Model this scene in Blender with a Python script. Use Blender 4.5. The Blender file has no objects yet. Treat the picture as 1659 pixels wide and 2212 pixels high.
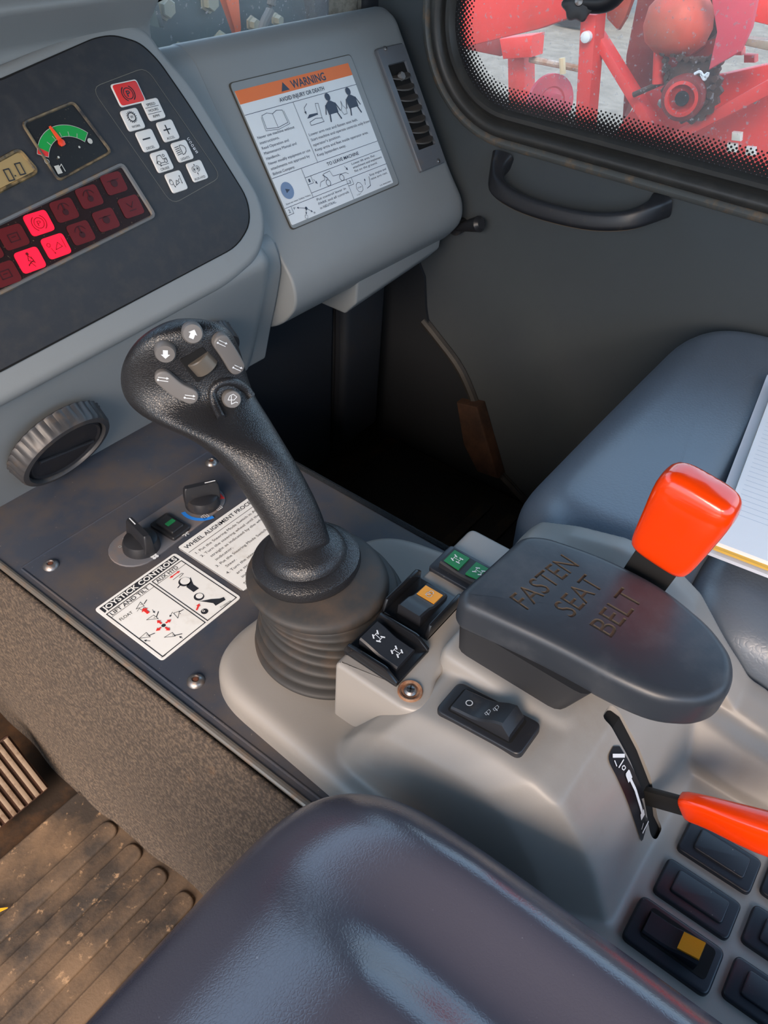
import bpy, bmesh, math, random
from mathutils import Vector, Matrix
random.seed(7)
S = bpy.context.scene
COL = S.collection
V = Vector
# ---------------------------------------------------------------- camera
CX, CY = 829.5, 1106.0
_vx = (2500 - CX, 300 + CY)
_vy = (-2450 - CX, 700 + CY)
F = math.sqrt(-(_vx[0] * _vy[0] + _vx[1] * _vy[1]))
AX = V((_vx[0], _vx[1], -F)).normalized()
AY = V((_vy[0], _vy[1], -F)).normalized()
AZ = AX.cross(AY)
CAM = V((0, 0, 0.60))
R3 = Matrix((AX, AY, AZ))                       # camera coords -> world coords
cd = bpy.data.cameras.new('camera'); cam = bpy.data.objects.new('camera', cd); COL.objects.link(cam)
cam.matrix_world = Matrix.Translation(CAM) @ R3.to_4x4()
cd.sensor_fit = 'HORIZONTAL'; cd.sensor_width = 36.0; cd.lens = 36.0 * F / 1659.0
cd.clip_start = 0.01; cd.clip_end = 500
S.camera = cam
S.view_settings.view_transform = 'Standard'; S.view_settings.look = 'None'
S.view_settings.gamma = 1.0; S.view_settings.use_curve_mapping = False
S.view_settings.exposure = 0.0
# ---------------------------------------------------------------- world and sun
W = bpy.data.worlds.new('world'); S.world = W; W.use_nodes = True
nt = W.node_tree; nt.nodes.clear()
wo = nt.nodes.new('ShaderNodeOutputWorld'); bg = nt.nodes.new('ShaderNodeBackground')
tc = nt.nodes.new('ShaderNodeTexCoord'); sp = nt.nodes.new('ShaderNodeSeparateXYZ')
rp = nt.nodes.new('ShaderNodeValToRGB'); mr = nt.nodes.new('ShaderNodeMapRange')
nt.links.new(tc.outputs['Generated'], sp.inputs[0]); nt.links.new(sp.outputs['Z'], mr.inputs[0])
mr.inputs[1].default_value = -1; mr.inputs[2].default_value = 1
nt.links.new(mr.outputs[0], rp.inputs[0]); nt.links.new(rp.outputs[0], bg.inputs[0]); nt.links.new(bg.outputs[0], wo.inputs[0])
e = rp.color_ramp.elements
e[0].position = 0.0; e[0].color = (0.22, 0.165, 0.12, 1)
e[1].position = 1.0; e[1].color = (0.24, 0.44, 0.80, 1)
for p_, c_ in ((0.49, (0.34, 0.27, 0.21, 1)), (0.53, (0.80, 0.90, 1.0, 1)), (0.68, (0.46, 0.70, 1.0, 1))):
    k = e.new(p_); k.color = c_
bg.inputs[1].default_value = 3.1
sd = bpy.data.lights.new('sun', 'SUN'); sun = bpy.data.objects.new('sun', sd); COL.objects.link(sun)
sd.energy = 8.0; sd.angle = math.radians(38); sd.color = (1.0, 0.77, 0.58)
sun.rotation_euler = V((0.86, 0.36, -0.62)).to_track_quat('-Z', 'Y').to_euler()
# ---------------------------------------------------------------- helpers
def ray(px, py): return (R3 @ V((px - CX, CY - py, -F))).normalized()
class Pl:
    """a plane with its own in-plane axes u, v and normal n"""
    def __init__(s, o, u, v):
        s.o = V(o); s.u = V(u).normalized(); v = V(v); s.v = (v - s.u * v.dot(s.u)).normalized(); s.n = s.u.cross(s.v)
    def p(s, q):
        r = ray(*q); t = (s.o - CAM).dot(s.n) / r.dot(s.n); return CAM + r * t
    def uv(s, q):
        d = s.p(q) - s.o; return (d.dot(s.u), d.dot(s.v))
    def w(s, a, b, h=0): return s.o + s.u * a + s.v * b + s.n * h
    def up(s, h): return Pl(s.o + s.n * h, s.u, s.v)
def xP(q, x): r = ray(*q); return CAM + r * ((x - CAM.x) / r.x)
def yP(q, y): r = ray(*q); return CAM + r * ((y - CAM.y) / r.y)
def zP(q, z): r = ray(*q); return CAM + r * ((z - CAM.z) / r.z)
def lin(c):
    f = lambda v: (v / 12.92 if v <= 0.04045 else ((v + 0.055) / 1.055) ** 2.4)
    return tuple(f(x / 255.0) for x in c) + (1,)
MATS = {}
def mat(name, col, rough=0.5, metal=0.0, bump=None, dust=None, spots=None, emit=0, spec=0.5, coat=0, rvar=0.0):
    """col sRGB; bump (kind, scale, strength, dist); dust (sRGB, scale, lo, hi, amount); spots the same for fine specks"""
    m = bpy.data.materials.new(name); m.use_nodes = True; n = m.node_tree.nodes; L = m.node_tree.links
    b = n['Principled BSDF']; b.inputs['Roughness'].default_value = rough; b.inputs['Metallic'].default_value = metal
    b.inputs['Specular IOR Level'].default_value = spec; b.inputs['Coat Weight'].default_value = coat
    t = n.new('ShaderNodeTexCoord'); src = t.outputs['Object']
    base = n.new('ShaderNodeRGB'); base.outputs[0].default_value = lin(col); out = base.outputs[0]
    def noise(scale, detail=5, rough_=0.6):
        q = n.new('ShaderNodeTexNoise'); q.inputs['Scale'].default_value = scale; q.inputs['Detail'].default_value = detail
        q.inputs['Roughness'].default_value = rough_; L.new(src, q.inputs['Vector']); return q.outputs[0]
    nv = noise(9, 4)
    mm = n.new('ShaderNodeMapRange'); mm.inputs[3].default_value = 0.93; mm.inputs[4].default_value = 1.07; L.new(nv, mm.inputs[0])
    vm = n.new('ShaderNodeVectorMath'); vm.operation = 'SCALE'; L.new(out, vm.inputs[0]); L.new(mm.outputs[0], vm.inputs['Scale']); out = vm.outputs[0]
    for dd in (dust, spots):
        if dd:
            dc, sc, lo, hi, am = dd
            r = n.new('ShaderNodeMapRange'); r.inputs[1].default_value = lo; r.inputs[2].default_value = hi; r.inputs[4].default_value = am
            L.new(noise(sc, 8, 0.65), r.inputs[0])
            mx = n.new('ShaderNodeMix'); mx.data_type = 'RGBA'; L.new(r.outputs[0], mx.inputs[0]); L.new(out, mx.inputs[6]); mx.inputs[7].default_value = lin(dc); out = mx.outputs[2]
            if dd is dust:
                rr = n.new('ShaderNodeMapRange'); rr.inputs[3].default_value = rough; rr.inputs[4].default_value = min(1, rough + 0.35)
                L.new(r.outputs[0], rr.inputs[0]); L.new(rr.outputs[0], b.inputs['Roughness'])
    L.new(out, b.inputs['Base Color'])
    if bump:
        kind, sc, st, di = bump; bn = n.new('ShaderNodeBump'); bn.inputs['Strength'].default_value = st; bn.inputs['Distance'].default_value = di
        if kind == 'noise': h = noise(sc, 6)
        else:
            q = n.new('ShaderNodeTexVoronoi'); q.feature = 'DISTANCE_TO_EDGE' if kind == 'leather' else 'F1'; q.inputs['Scale'].default_value = sc
            w = n.new('ShaderNodeTexNoise'); w.inputs['Scale'].default_value = sc * 0.6; L.new(src, w.inputs['Vector'])
            a = n.new('ShaderNodeVectorMath'); a.operation = 'MULTIPLY_ADD'; L.new(w.outputs['Color'], a.inputs[0]); k_ = 1.2 / sc; a.inputs[1].default_value = (k_, k_, k_); L.new(src, a.inputs[2])
            L.new(a.outputs[0], q.inputs['Vector']); cl = n.new('ShaderNodeMapRange'); cl.inputs[2].default_value = 0.22; L.new(q.outputs['Distance'], cl.inputs[0]); h = cl.outputs[0]
        L.new(h, bn.inputs['Height']); L.new(bn.outputs[0], b.inputs['Normal'])
    if emit: b.inputs['Emission Color'].default_value = lin(col); b.inputs['Emission Strength'].default_value = emit
    MATS[name] = m; return m
def tag(o, label=None, cat=None, group=None, kind=None):
    if label: o['label'] = label
    if cat: o['category'] = cat
    if group: o['group'] = group
    if kind: o['kind'] = kind
    return o
def empty(name, loc=(0, 0, 0), label=None, cat=None, group=None, kind=None):
    o = bpy.data.objects.new(name, None); COL.objects.link(o); o.location = loc; o.empty_display_size = 0.02
    return tag(o, label, cat, group, kind)
def fin(name, bm, m, parent=None, angle=35, smooth=True, label=None):
    """bmesh in world coordinates -> object (kept in world coordinates even under a parent)"""
    bmesh.ops.recalc_face_normals(bm, faces=bm.faces[:]) if len(bm.faces) < 60000 else None
    me = bpy.data.meshes.new(name); bm.to_mesh(me); bm.free()
    o = bpy.data.objects.new(name, me); COL.objects.link(o)
    for k in (m if isinstance(m, (list, tuple)) else [m]): me.materials.append(k)
    if smooth:
        for f in me.polygons: f.use_smooth = True
        me.set_sharp_from_angle(angle=math.radians(angle))
    if parent:
        o.parent = parent
        off = V((0, 0, 0)); q = parent
        while q: off = off + q.location; q = q.parent
        me.transform(Matrix.Translation(-off))
    if label: o['label'] = label
    return o
def rnd(pts, r, seg=5):
    """round the corners of a closed polygon of Vectors"""
    out = []; n = len(pts); rs = r if isinstance(r, (list, tuple)) else [r] * n
    for i in range(n):
        a, b, c = V(pts[i - 1]), V(pts[i]), V(pts[(i + 1) % n]); rr = rs[i]
        if rr <= 0: out.append(b); continue
        d1 = (a - b); d2 = (c - b); k = min(rr, d1.length * 0.48, d2.length * 0.48)
        p1 = b + d1.normalized() * k; p2 = b + d2.normalized() * k
        for j in range(seg + 1):
            t = j / seg; out.append(p1 * (1 - t) ** 2 + b * 2 * t * (1 - t) + p2 * t * t)
    return out
def prism_bm(bm, pts, n, h0, h1, bev=0, seg=3, which='top'):
    """closed polygon pts extruded along n from h0 to h1; rim rounded by mitred inset rings"""
    n = V(n).normalized(); P = []
    for p in pts:
        p = V(p)
        if not P or (p - P[-1]).length > 1e-5: P.append(p)
    if (P[0] - P[-1]).length < 1e-5: P.pop()
    m = len(P); ar = V((0, 0, 0))
    for i in range(m): ar += P[i - 1].cross(P[i])
    sg = 1 if ar.dot(n) > 0 else -1
    mit = []
    for i in range(m):
        e1 = (P[i] - P[i - 1]).normalized(); e2 = (P[(i + 1) % m] - P[i]).normalized()
        n1 = e1.cross(n) * sg; n2 = e2.cross(n) * sg; mm = (n1 + n2)
        mm = mm.normalized() if mm.length > 1e-6 else n1
        mit.append(mm / max(0.35, mm.dot(n1)))
    R_ = lambda d, h: [p - q * d + n * h for p, q in zip(P, mit)]
    b = min(bev, abs(h1 - h0) * (0.49 if which == 'both' else 0.98)) if bev else 0; rings = []
    if b and which == 'both':
        for i in range(seg + 1): a = math.pi / 2 * i / seg; rings.append(R_(b * (1 - math.sin(a)), h0 + b * (1 - math.cos(a))))
    else: rings.append(R_(0, h0))
    if b:
        for i in range(seg + 1): a = math.pi / 2 * i / seg; rings.append(R_(b * (1 - math.cos(a)), h1 - b * (1 - math.sin(a))))
    else: rings.append(R_(0, h1))
    return loft_bm(bm, rings)
def prism(name, pts, n, h0, h1, m, parent=None, bev=0, seg=3, which='top', **k):
    return fin(name, prism_bm(bmesh.new(), pts, n, h0, h1, bev, seg, which), m, parent, **k)
def box_bm(bm, lo, hi, bev=0, seg=3):
    r = bmesh.ops.create_cube(bm, size=1); vs = r['verts']
    for v in vs:
        for i in range(3): v.co[i] = lo[i] + (hi[i] - lo[i]) * (v.co[i] + 0.5)
    if bev: bmesh.ops.bevel(bm, geom=list({e for v in vs for e in v.link_edges}), offset=bev, segments=seg, profile=0.5, affect='EDGES', clamp_overlap=True)
    return bm
def box(name, lo, hi, m, parent=None, bev=0, seg=3, **k): return fin(name, box_bm(bmesh.new(), lo, hi, bev, seg), m, parent, **k)
def loft_bm(bm, rings, caps=True, closed=True):
    vr = [[bm.verts.new(p) for p in r] for r in rings]; n = len(rings[0])
    for a, b in zip(vr, vr[1:]):
        for i in range(n if closed else n - 1): bm.faces.new((a[i], a[(i + 1) % n], b[(i + 1) % n], b[i]))
    if caps: bm.faces.new(vr[0][::-1]); bm.faces.new(vr[-1])
    return bm
def basis(n, hint=(0, 0, 1)):
    n = V(n).normalized(); h = V(hint)
    if abs(n.dot(h.normalized())) > 0.95: h = V((1, 0, 0))
    u = (h - n * h.dot(n)).normalized(); return u, n.cross(u)
def ring(c, n, r, seg=32, r2=None, hint=(0, 0, 1)):
    u, v = basis(n, hint); r2 = r2 or r
    return [V(c) + u * math.cos(2 * math.pi * i / seg) * r + v * math.sin(2 * math.pi * i / seg) * r2 for i in range(seg)]
def lathe_bm(bm, c, n, prof, seg=32, mod=None):
    """prof: (radius, height along n)"""
    n = V(n).normalized(); rings = []
    for r, h in prof:
        rg = ring(V(c) + n * h, n, max(r, 1e-5), seg)
        rings.append(rg)
    if mod: rings = [[(V(c) + n * prof[j][1]) + (p - (V(c) + n * prof[j][1])) * mod(i, j) for i, p in enumerate(rg)] for j, rg in enumerate(rings)]
    return loft_bm(bm, rings)
def lathe(name, c, n, prof, m, parent=None, seg=32, mod=None, **k): return fin(name, lathe_bm(bmesh.new(), c, n, prof, seg, mod), m, parent, **k)
def tube_bm(bm, pts, r, seg=10, r2=None, hint=(0, 0, 1)):
    pts = [V(p) for p in pts]; rings = []
    for i, p in enumerate(pts):
        d = (pts[min(i + 1, len(pts) - 1)] - pts[max(i - 1, 0)])
        rr = r[i] if isinstance(r, (list, tuple)) else r
        rings.append(ring(p, d, rr, seg, (r2 if r2 else rr), hint))
    return loft_bm(bm, rings)
def smoothpath(pts, n=6):
    """Catmull-Rom through the points"""
    pts = [V(p) for p in pts]; P = [pts[0] * 2 - pts[1]] + pts + [pts[-1] * 2 - pts[-2]]; out = []
    for i in range(1, len(P) - 2):
        a, b, c, d = P[i - 1:i + 3]
        for j in range(n):
            t = j / n; out.append(0.5 * ((2 * b) + (c - a) * t + (2 * a - 5 * b + 4 * c - d) * t * t + (3 * b - a - 3 * c + d) * t ** 3))
    out.append(pts[-1]); return out
_fc = {}
def fontmesh(s, bold=0.0):
    key = (s, bold)
    if key not in _fc:
        cu = bpy.data.curves.new('t', 'FONT'); cu.body = s; cu.offset = bold; cu.resolution_u = 3
        ob = bpy.data.objects.new('t', cu); COL.objects.link(ob)
        bpy.context.view_layer.update()
        me = bpy.data.meshes.new_from_object(ob.evaluated_get(bpy.context.evaluated_depsgraph_get()))
        vs = [v.co.copy() for v in me.vertices]; fs = [tuple(p.vertices) for p in me.polygons]
        bpy.data.objects.remove(ob); bpy.data.meshes.remove(me); bpy.data.curves.remove(cu)
        _fc[key] = (vs, fs)
    return _fc[key]
class Ink:
    """flat printing laid on a plane; coordinates in metres u, v of the plane, or photo points through .q"""
    def __init__(s, pl, h=0.0003): s.pl = pl; s.h = h; s.bm = bmesh.new(); s.M = (0, 0, 1, 0, 1)
    def q(s, *a): return s.pl.uv(a)
    def at(s, q, sc=1.0, rot=0.0, sy=1.0):
        """local frame for a symbol: origin at photo point q, scale in metres per unit"""
        u, v = s.pl.uv(q); s.M = (u, v, sc, rot, sy); return s
    def off(s): s.M = (0, 0, 1, 0, 1); return s
    def _w(s, p):
        u, v, k, r, sy = s.M; a, b = p[0] * k, p[1] * k * sy
        return s.pl.w(u + a * math.cos(r) - b * math.sin(r), v + a * math.sin(r) + b * math.cos(r), s.h)
    def poly(s, pts):
        vs = [s.bm.verts.new(s._w(p)) for p in pts]
        f = s.bm.faces.new(vs); f.normal_update()
        if f.normal.dot(s.pl.n) < 0: f.normal_flip()
        if len(pts) > 4: bmesh.ops.triangulate(s.bm, faces=[f])
        return s
    def line(s, pts, w, closed=False):
        pts = [V((p[0], p[1])) for p in pts]
        if closed: pts = pts + [pts[0]]
        w = w / s.M[2]
        for a, b in zip(pts, pts[1:]):
            d = b - a
            if d.length < 1e-9: continue
            d.normalize(); n = V((-d.y, d.x)) * w / 2; e_ = d * w * 0.35
            s.poly([a - n - e_, b - n + e_, b + n + e_, a + n - e_])
        return s
    def arc(s, c, r, a0, a1, w, n=20, ry=None):
        ry = ry or r
        return s.line([(c[0] + r * math.cos(math.radians(a0 + (a1 - a0) * i / n)), c[1] + ry * math.sin(math.radians(a0 + (a1 - a0) * i / n))) for i in range(n + 1)], w)
    def disc(s, c, r, n=20, ry=None):
        ry = ry or r
        return s.poly([(c[0] + r * math.cos(2 * math.pi * i / n), c[1] + ry * math.sin(2 * math.pi * i / n)) for i in range(n)])
    def arrow(s, a, b, w, hw, hl):
        a, b = V((a[0], a[1])), V((b[0], b[1])); d = (b - a).normalized(); n = V((-d.y, d.x)); k = s.M[2]; w, hw, hl = w / k, hw / k, hl / k
        c = b - d * hl
        s.poly([a - n * w / 2, c - n * w / 2, c + n * w / 2, a + n * w / 2]); s.poly([c - n * hw / 2, b, c + n * hw / 2]); return s
    def rect(s, x0, y0, x1, y1): return s.poly([(x0, y0), (x1, y0), (x1, y1), (x0, y1)])
    def text(s, t, a, b, hgt, bold=0.0):
        """baseline from a to b in plane coordinates, hgt = capital height in metres"""
        vs, fs = fontmesh(t, bold); x0 = min(v.x for v in vs); x1 = max(v.x for v in vs)
        a, b = V((a[0], a[1])), V((b[0], b[1])); d = b - a; L = d.length; d.normalize(); n = V((-d.y, d.x)); sx = L / (x1 - x0); sy = hgt / 0.70 / s.M[2]
        mp = [s.bm.verts.new(s._w(a + d * (v.x - x0) * sx + n * v.y * sy)) for v in vs]
        for f in fs:
            try: s.bm.faces.new([mp[i] for i in f])
            except ValueError: pass
        return s
    def ptext(s, t, pa, pb, hgt, bold=0.0): s.off(); return s.text(t, s.pl.uv(pa), s.pl.uv(pb), hgt, bold)
    def pline(s, pts, w, closed=False): s.off(); return s.line([s.pl.uv(p) for p in pts], w, closed)
    def ppoly(s, pts): s.off(); return s.poly([s.pl.uv(p) for p in pts])
    def obj(s, name, m, parent=None, **k):
        return fin(name, s.bm, m, parent, smooth=False, **k)
def ppts(pl, qs): return [pl.p(q) for q in qs]
def apply_mods(o):
    dg = bpy.context.evaluated_depsgraph_get(); bpy.context.view_layer.update()
    me = bpy.data.meshes.new_from_object(o.evaluated_get(bpy.context.evaluated_depsgraph_get()))
    o.modifiers.clear(); old = o.data; o.data = me; bpy.data.meshes.remove(old); return o
def copy_tree(o, loc=None):
    c = o.copy(); COL.objects.link(c)
    if loc is not None: c.location = loc
    def rec(src, dst):
        for ch in list(src.children):
            k = ch.copy(); COL.objects.link(k); k.parent = dst; rec(ch, k)
    rec(o, c); return c
# ---------------------------------------------------------------- materials
GREY = mat('moulded_grey_plastic', (150, 145, 139), 0.40, bump=('noise', 900, 0.12, 0.0004), dust=((120, 104, 88), 14, 0.56, 0.8, 0.35))
GREY2 = mat('dash_grey_plastic', (138, 142, 143), 0.45, bump=('noise', 700, 0.1, 0.0004), dust=((120, 104, 88), 9, 0.6, 0.85, 0.3))
BLACK = mat('black_plastic', (36, 37, 41), 0.38, bump=('noise', 1500, 0.1, 0.0002), dust=((110, 96, 80), 60, 0.58, 0.85, 0.35))
GRIP = mat('joystick_rubber', (36, 36, 38), 0.33, spec=0.65, bump=('leather', 560, 0.34, 0.0004))
BELLOW = mat('bellows_rubber', (52, 51, 50), 0.62, bump=('noise', 300, 0.15, 0.0005), dust=((120, 90, 62), 22, 0.45, 0.75, 0.35))
SEAT = mat('seat_vinyl', (74, 72, 82), 0.23, spec=1.0, bump=('leather', 420, 0.09, 0.0004), spots=((150, 150, 158), 260, 0.68, 0.72, 0.35))
PSEAT = mat('grey_seat_vinyl', (100, 110, 122), 0.34, spec=0.8, bump=('leather', 200, 0.12, 0.0005))
ARM = mat('armrest_rubber', (50, 54, 60), 0.36, spec=0.45, bump=('noise', 40, 0.12, 0.002), dust=((96, 96, 98), 22, 0.5, 0.75, 0.35))
PLATE = mat('console_plate_metal', (62, 68, 80), 0.34, bump=('noise', 120, 0.08, 0.0005), dust=((104, 88, 70), 9, 0.42, 0.68, 0.65), spots=((185, 170, 150), 300, 0.67, 0.71, 0.6))
PANEL = mat('panel_black_overlay', (47, 49, 54), 0.6, bump=('noise', 1800, 0.15, 0.0002), dust=((88, 84, 80), 70, 0.45, 0.85, 0.4), spots=((190, 180, 165), 400, 0.72, 0.75, 0.6))
WALL = mat('door_trim_dark', (66, 72, 75), 0.55, bump=('noise', 600, 0.1, 0.0004), dust=((60, 66, 74), 4, 0.4, 0.7, 0.5), spots=((110, 100, 90), 90, 0.76, 0.8, 0.4))
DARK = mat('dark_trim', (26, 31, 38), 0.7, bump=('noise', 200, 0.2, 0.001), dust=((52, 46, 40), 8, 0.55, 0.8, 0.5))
RUB = mat('window_rubber', (56, 55, 53), 0.42, bump=('noise', 300, 0.3, 0.0006), dust=((92, 86, 78), 25, 0.5, 0.8, 0.4))
CARPET = mat('carpet_fibre', (74, 66, 60), 0.95, bump=('noise', 480, 1.0, 0.003), dust=((128, 112, 96), 260, 0.44, 0.62, 0.75), spots=((150, 110, 66), 24, 0.64, 0.75, 0.35))
MATF = mat('floor_mat_rubber', (66, 60, 56), 0.7, bump=('noise', 260, 0.4, 0.001), dust=((142, 118, 94), 9, 0.40, 0.62, 0.75), spots=((192, 160, 126), 70, 0.60, 0.68, 0.7))
FLOOR = mat('floor_dirty', (38, 28, 20), 0.7, bump=('noise', 150, 0.4, 0.001), dust=((112, 76, 42), 10, 0.5, 0.75, 0.7))
WHITE = mat('decal_white', (236, 236, 232), 0.5, dust=((188, 176, 158), 16, 0.56, 0.75, 0.5), spots=((120, 108, 92), 160, 0.70, 0.74, 0.7))
WHITE2 = mat('decal_white_clean', (232, 236, 238), 0.45)
INK = mat('black_ink', (42, 44, 50), 0.5)
INKB = mat('navy_ink', (52, 62, 82), 0.5)
LITE = mat('pale_ink', (225, 228, 230), 0.5)
ORANGE = mat('warning_orange', (240, 120, 50), 0.5)
REDI = mat('red_ink', (226, 50, 46), 0.5)
BLUEI = mat('blue_ink', (40, 130, 225), 0.5)
LINEG = mat('grey_ink', (140, 138, 132), 0.5)
REDV = mat('red_vinyl_grip', (255, 66, 4), 0.2, coat=0.5, spec=0.6)
BLKM = mat('black_painted_steel', (44, 43, 42), 0.4, metal=0.2, bump=('noise', 500, 0.1, 0.0003))
STEEL = mat('worn_screw_steel', (150, 150, 150), 0.35, metal=0.9, dust=((120, 82, 52), 200, 0.45, 0.65, 0.6))
KEY = mat('white_key', (232, 230, 226), 0.4)
BTN = mat('grey_button_rubber', (112, 108, 105), 0.5)
GREEN = mat('gauge_green', (25, 160, 70), 0.4)
GREENS = mat('switch_green', (30, 120, 70), 0.35)
AMBER = mat('amber_lens', (236, 160, 34), 0.3, bump=('noise', 900, 0.3, 0.0004))
LCD = mat('lcd_tan', (168, 144, 98), 0.4)
REDOFF = mat('red_lens_dark', (98, 22, 24), 0.35)
REDON = mat('red_lens_lit', (255, 16, 48), 0.4, emit=1.0)
BEZEL = mat('silver_bezel', (170, 168, 162), 0.4, metal=0.1)
PAPER = mat('white_paper', (235, 238, 242), 0.7)
YEL = mat('yellow_card', (222, 178, 78), 0.7)
VOID = mat('black_void', (6, 6, 7), 0.9)
MACH = mat('machine_red_paint', (222, 52, 44), 0.45, bump=('noise', 90, 0.2, 0.002), dust=((150, 62, 44), 7, 0.55, 0.75, 0.5), spots=((120, 80, 60), 30, 0.68, 0.75, 0.5))
MACHP = mat('machine_faded_red', (206, 66, 84), 0.5, dust=((176, 90, 90), 5, 0.5, 0.75, 0.4))
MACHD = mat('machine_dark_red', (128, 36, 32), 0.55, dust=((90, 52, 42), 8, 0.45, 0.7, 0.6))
RUST = mat('greasy_rust', (72, 46, 34), 0.6, bump=('noise', 120, 0.5, 0.003), dust=((34, 28, 26), 14, 0.45, 0.65, 0.6))
TEAL = mat('machine_dark_plate', (46, 66, 68), 0.6, dust=((84, 88, 84), 12, 0.5, 0.75, 0.5))
MORA = mat('machine_orange', (226, 96, 40), 0.5)
GRAVEL = mat('yard_gravel', (118, 110, 98), 0.95, bump=('noise', 60, 0.6, 0.01), dust=((150, 142, 128), 7, 0.4, 0.65, 0.7), spots=((92, 84, 76), 40, 0.55, 0.66, 0.6))
FOAM = mat('grey_pillar_foam', (132, 128, 118), 0.9, bump=('noise', 160, 0.8, 0.003), dust=((96, 92, 84), 90, 0.45, 0.6, 0.6))
HEAD = mat('headliner', (62, 60, 60), 0.9)
# glass: thin pane, fresnel reflection, dusty specks
def glassmat(name, frit=None, tint=(0.96, 0.98, 0.97)):
    m = bpy.data.materials.new(name); m.use_nodes = True; n = m.node_tree.nodes; L = m.node_tree.links; n.clear()
    o = n.new('ShaderNodeOutputMaterial'); tr = n.new('ShaderNodeBsdfTransparent'); tr.inputs[0].default_value = tint + (1,)
    gl = n.new('ShaderNodeBsdfGlossy'); gl.inputs['Roughness'].default_value = 0.02; fr = n.new('ShaderNodeFresnel'); fr.inputs[0].default_value = 1.3
    m1 = n.new('ShaderNodeMixShader'); L.new(fr.outputs[0], m1.inputs[0]); L.new(tr.outputs[0], m1.inputs[1]); L.new(gl.outputs[0], m1.inputs[2])
    t = n.new('ShaderNodeTexCoord'); di = n.new('ShaderNodeBsdfDiffuse'); di.inputs[0].default_value = (0.75, 0.75, 0.78, 1)
    no = n.new('ShaderNodeTexNoise'); no.inputs['Scale'].default_value = 150; no.inputs['Detail'].default_value = 6; L.new(t.outputs['Object'], no.inputs['Vector'])
    r = n.new('ShaderNodeMapRange'); r.inputs[1].default_value = 0.62; r.inputs[2].default_value = 0.7; r.inputs[3].default_value = 0.10; r.inputs[4].default_value = 0.42; L.new(no.outputs[0], r.inputs[0])
    m2 = n.new('ShaderNodeMixShader'); L.new(r.outputs[0], m2.inputs[0]); L.new(m1.outputs[0], m2.inputs[1]); L.new(di.outputs[0], m2.inputs[2]); res = m2.outputs[0]
    if frit:
        y1, z0, rad, rot = frit      # glass front edge y1, bottom edge z0, corner radius: ceramic dots near the edge
        s = n.new('ShaderNodeSeparateXYZ'); L.new(t.outputs['Object'], s.inputs[0])
        def M(op, a, b=None, c=None):
            q = n.new('ShaderNodeMath'); q.operation = op
            for i, v in enumerate((a, b, c)):
                if v is None: continue
                if isinstance(v, (int, float)): q.inputs[i].default_value = v
                else: L.new(v, q.inputs[i])
            return q.outputs[0]
        Y, Z = s.outputs['Y'], s.outputs['Z']
        a = M('SUBTRACT', Y, y1 - rad); b = M('SUBTRACT', z0 + rad, Z)
        am, bm_ = M('MAXIMUM', a, 0.0), M('MAXIMUM', b, 0.0)
        d = M('SUBTRACT', M('SQRT', M('ADD', M('MULTIPLY', am, am), M('MULTIPLY', bm_, bm_))), rad)
        d = M('ADD', d, M('MINIMUM', M('MAXIMUM', a, b), 0.0))          # <0 inside
        ins = M('MULTIPLY', d, -1.0)
        P = 0.0050
        ca, sa = math.cos(0.785), math.sin(0.785)
        uu = M('ADD', M('MULTIPLY', Y, ca / P), M('MULTIPLY', Z, sa / P)); vv = M('SUBTRACT', M('MULTIPLY', Z, ca / P), M('MULTIPLY', Y, sa / P))
        fu = M('SUBTRACT', M('FRACT', M('ADD', uu, 500.0)), 0.5); fv = M('SUBTRACT', M('FRACT', M('ADD', vv, 500.0)), 0.5)
        rr = M('SQRT', M('ADD', M('MULTIPLY', fu, fu), M('MULTIPLY', fv, fv)))
        mrg = n.new('ShaderNodeMapRange'); mrg.inputs[1].default_value = 0.010; mrg.inputs[2].default_value = 0.034; mrg.inputs[3].default_value = 0.62; mrg.inputs[4].default_value = 0.22; L.new(ins, mrg.inputs[0])
        dot = M('LESS_THAN', rr, mrg.outputs[0]); band = M('LESS_THAN', ins, 0.033); mk = M('MULTIPLY', M('MULTIPLY', dot, band), M('LESS_THAN', s.outputs['X'], WX + 0.006))
        bk = n.new('ShaderNodeBsdfPrincipled'); bk.inputs['Base Color'].default_value = (0.01, 0.01, 0.012, 1); bk.inputs['Roughness'].default_value = 0.3
        m3 = n.new('ShaderNodeMixShader'); L.new(mk, m3.inputs[0]); L.new(res, m3.inputs[1]); L.new(bk.outputs[0], m3.inputs[2]); res = m3.outputs[0]
    L.new(res, o.inputs[0]); return m
# ================================================================ THE CAB SHELL
WX = 1.15          # inner face of the right door
FZ = -0.416        # cab floor
def struct(o, kind='structure'): o['kind'] = kind; return o
struct(box('floor', (-0.75, -0.75, FZ - 0.04), (1.25, 1.0, FZ), FLOOR))
struct(box('ceiling', (-0.78, -0.75, 0.98), (1.25, 1.0, 1.04), HEAD))
bm = bmesh.new(); box_bm(bm, (-0.75, 0.955, FZ), (1.22, 1.0, 0.30)); struct(fin('wall_front', bm, DARK))
bm = bmesh.new(); box_bm(bm, (-0.75, -0.75, FZ), (1.22, -0.70, 0.35)); box_bm(bm, (-0.75, -0.75, 0.88), (1.22, -0.70, 0.98)); struct(fin('wall_rear', bm, DARK))
bm = bmesh.new(); box_bm(bm, (-0.78, -0.75, FZ), (-0.73, -0.66, 0.98)); box_bm(bm, (-0.78, 0.94, FZ), (-0.73, 1.0, 0.98)); box_bm(bm, (-0.78, -0.75, FZ), (-0.73, 1.0, FZ + 0.06)); struct(fin('wall_left', bm, DARK))
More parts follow.
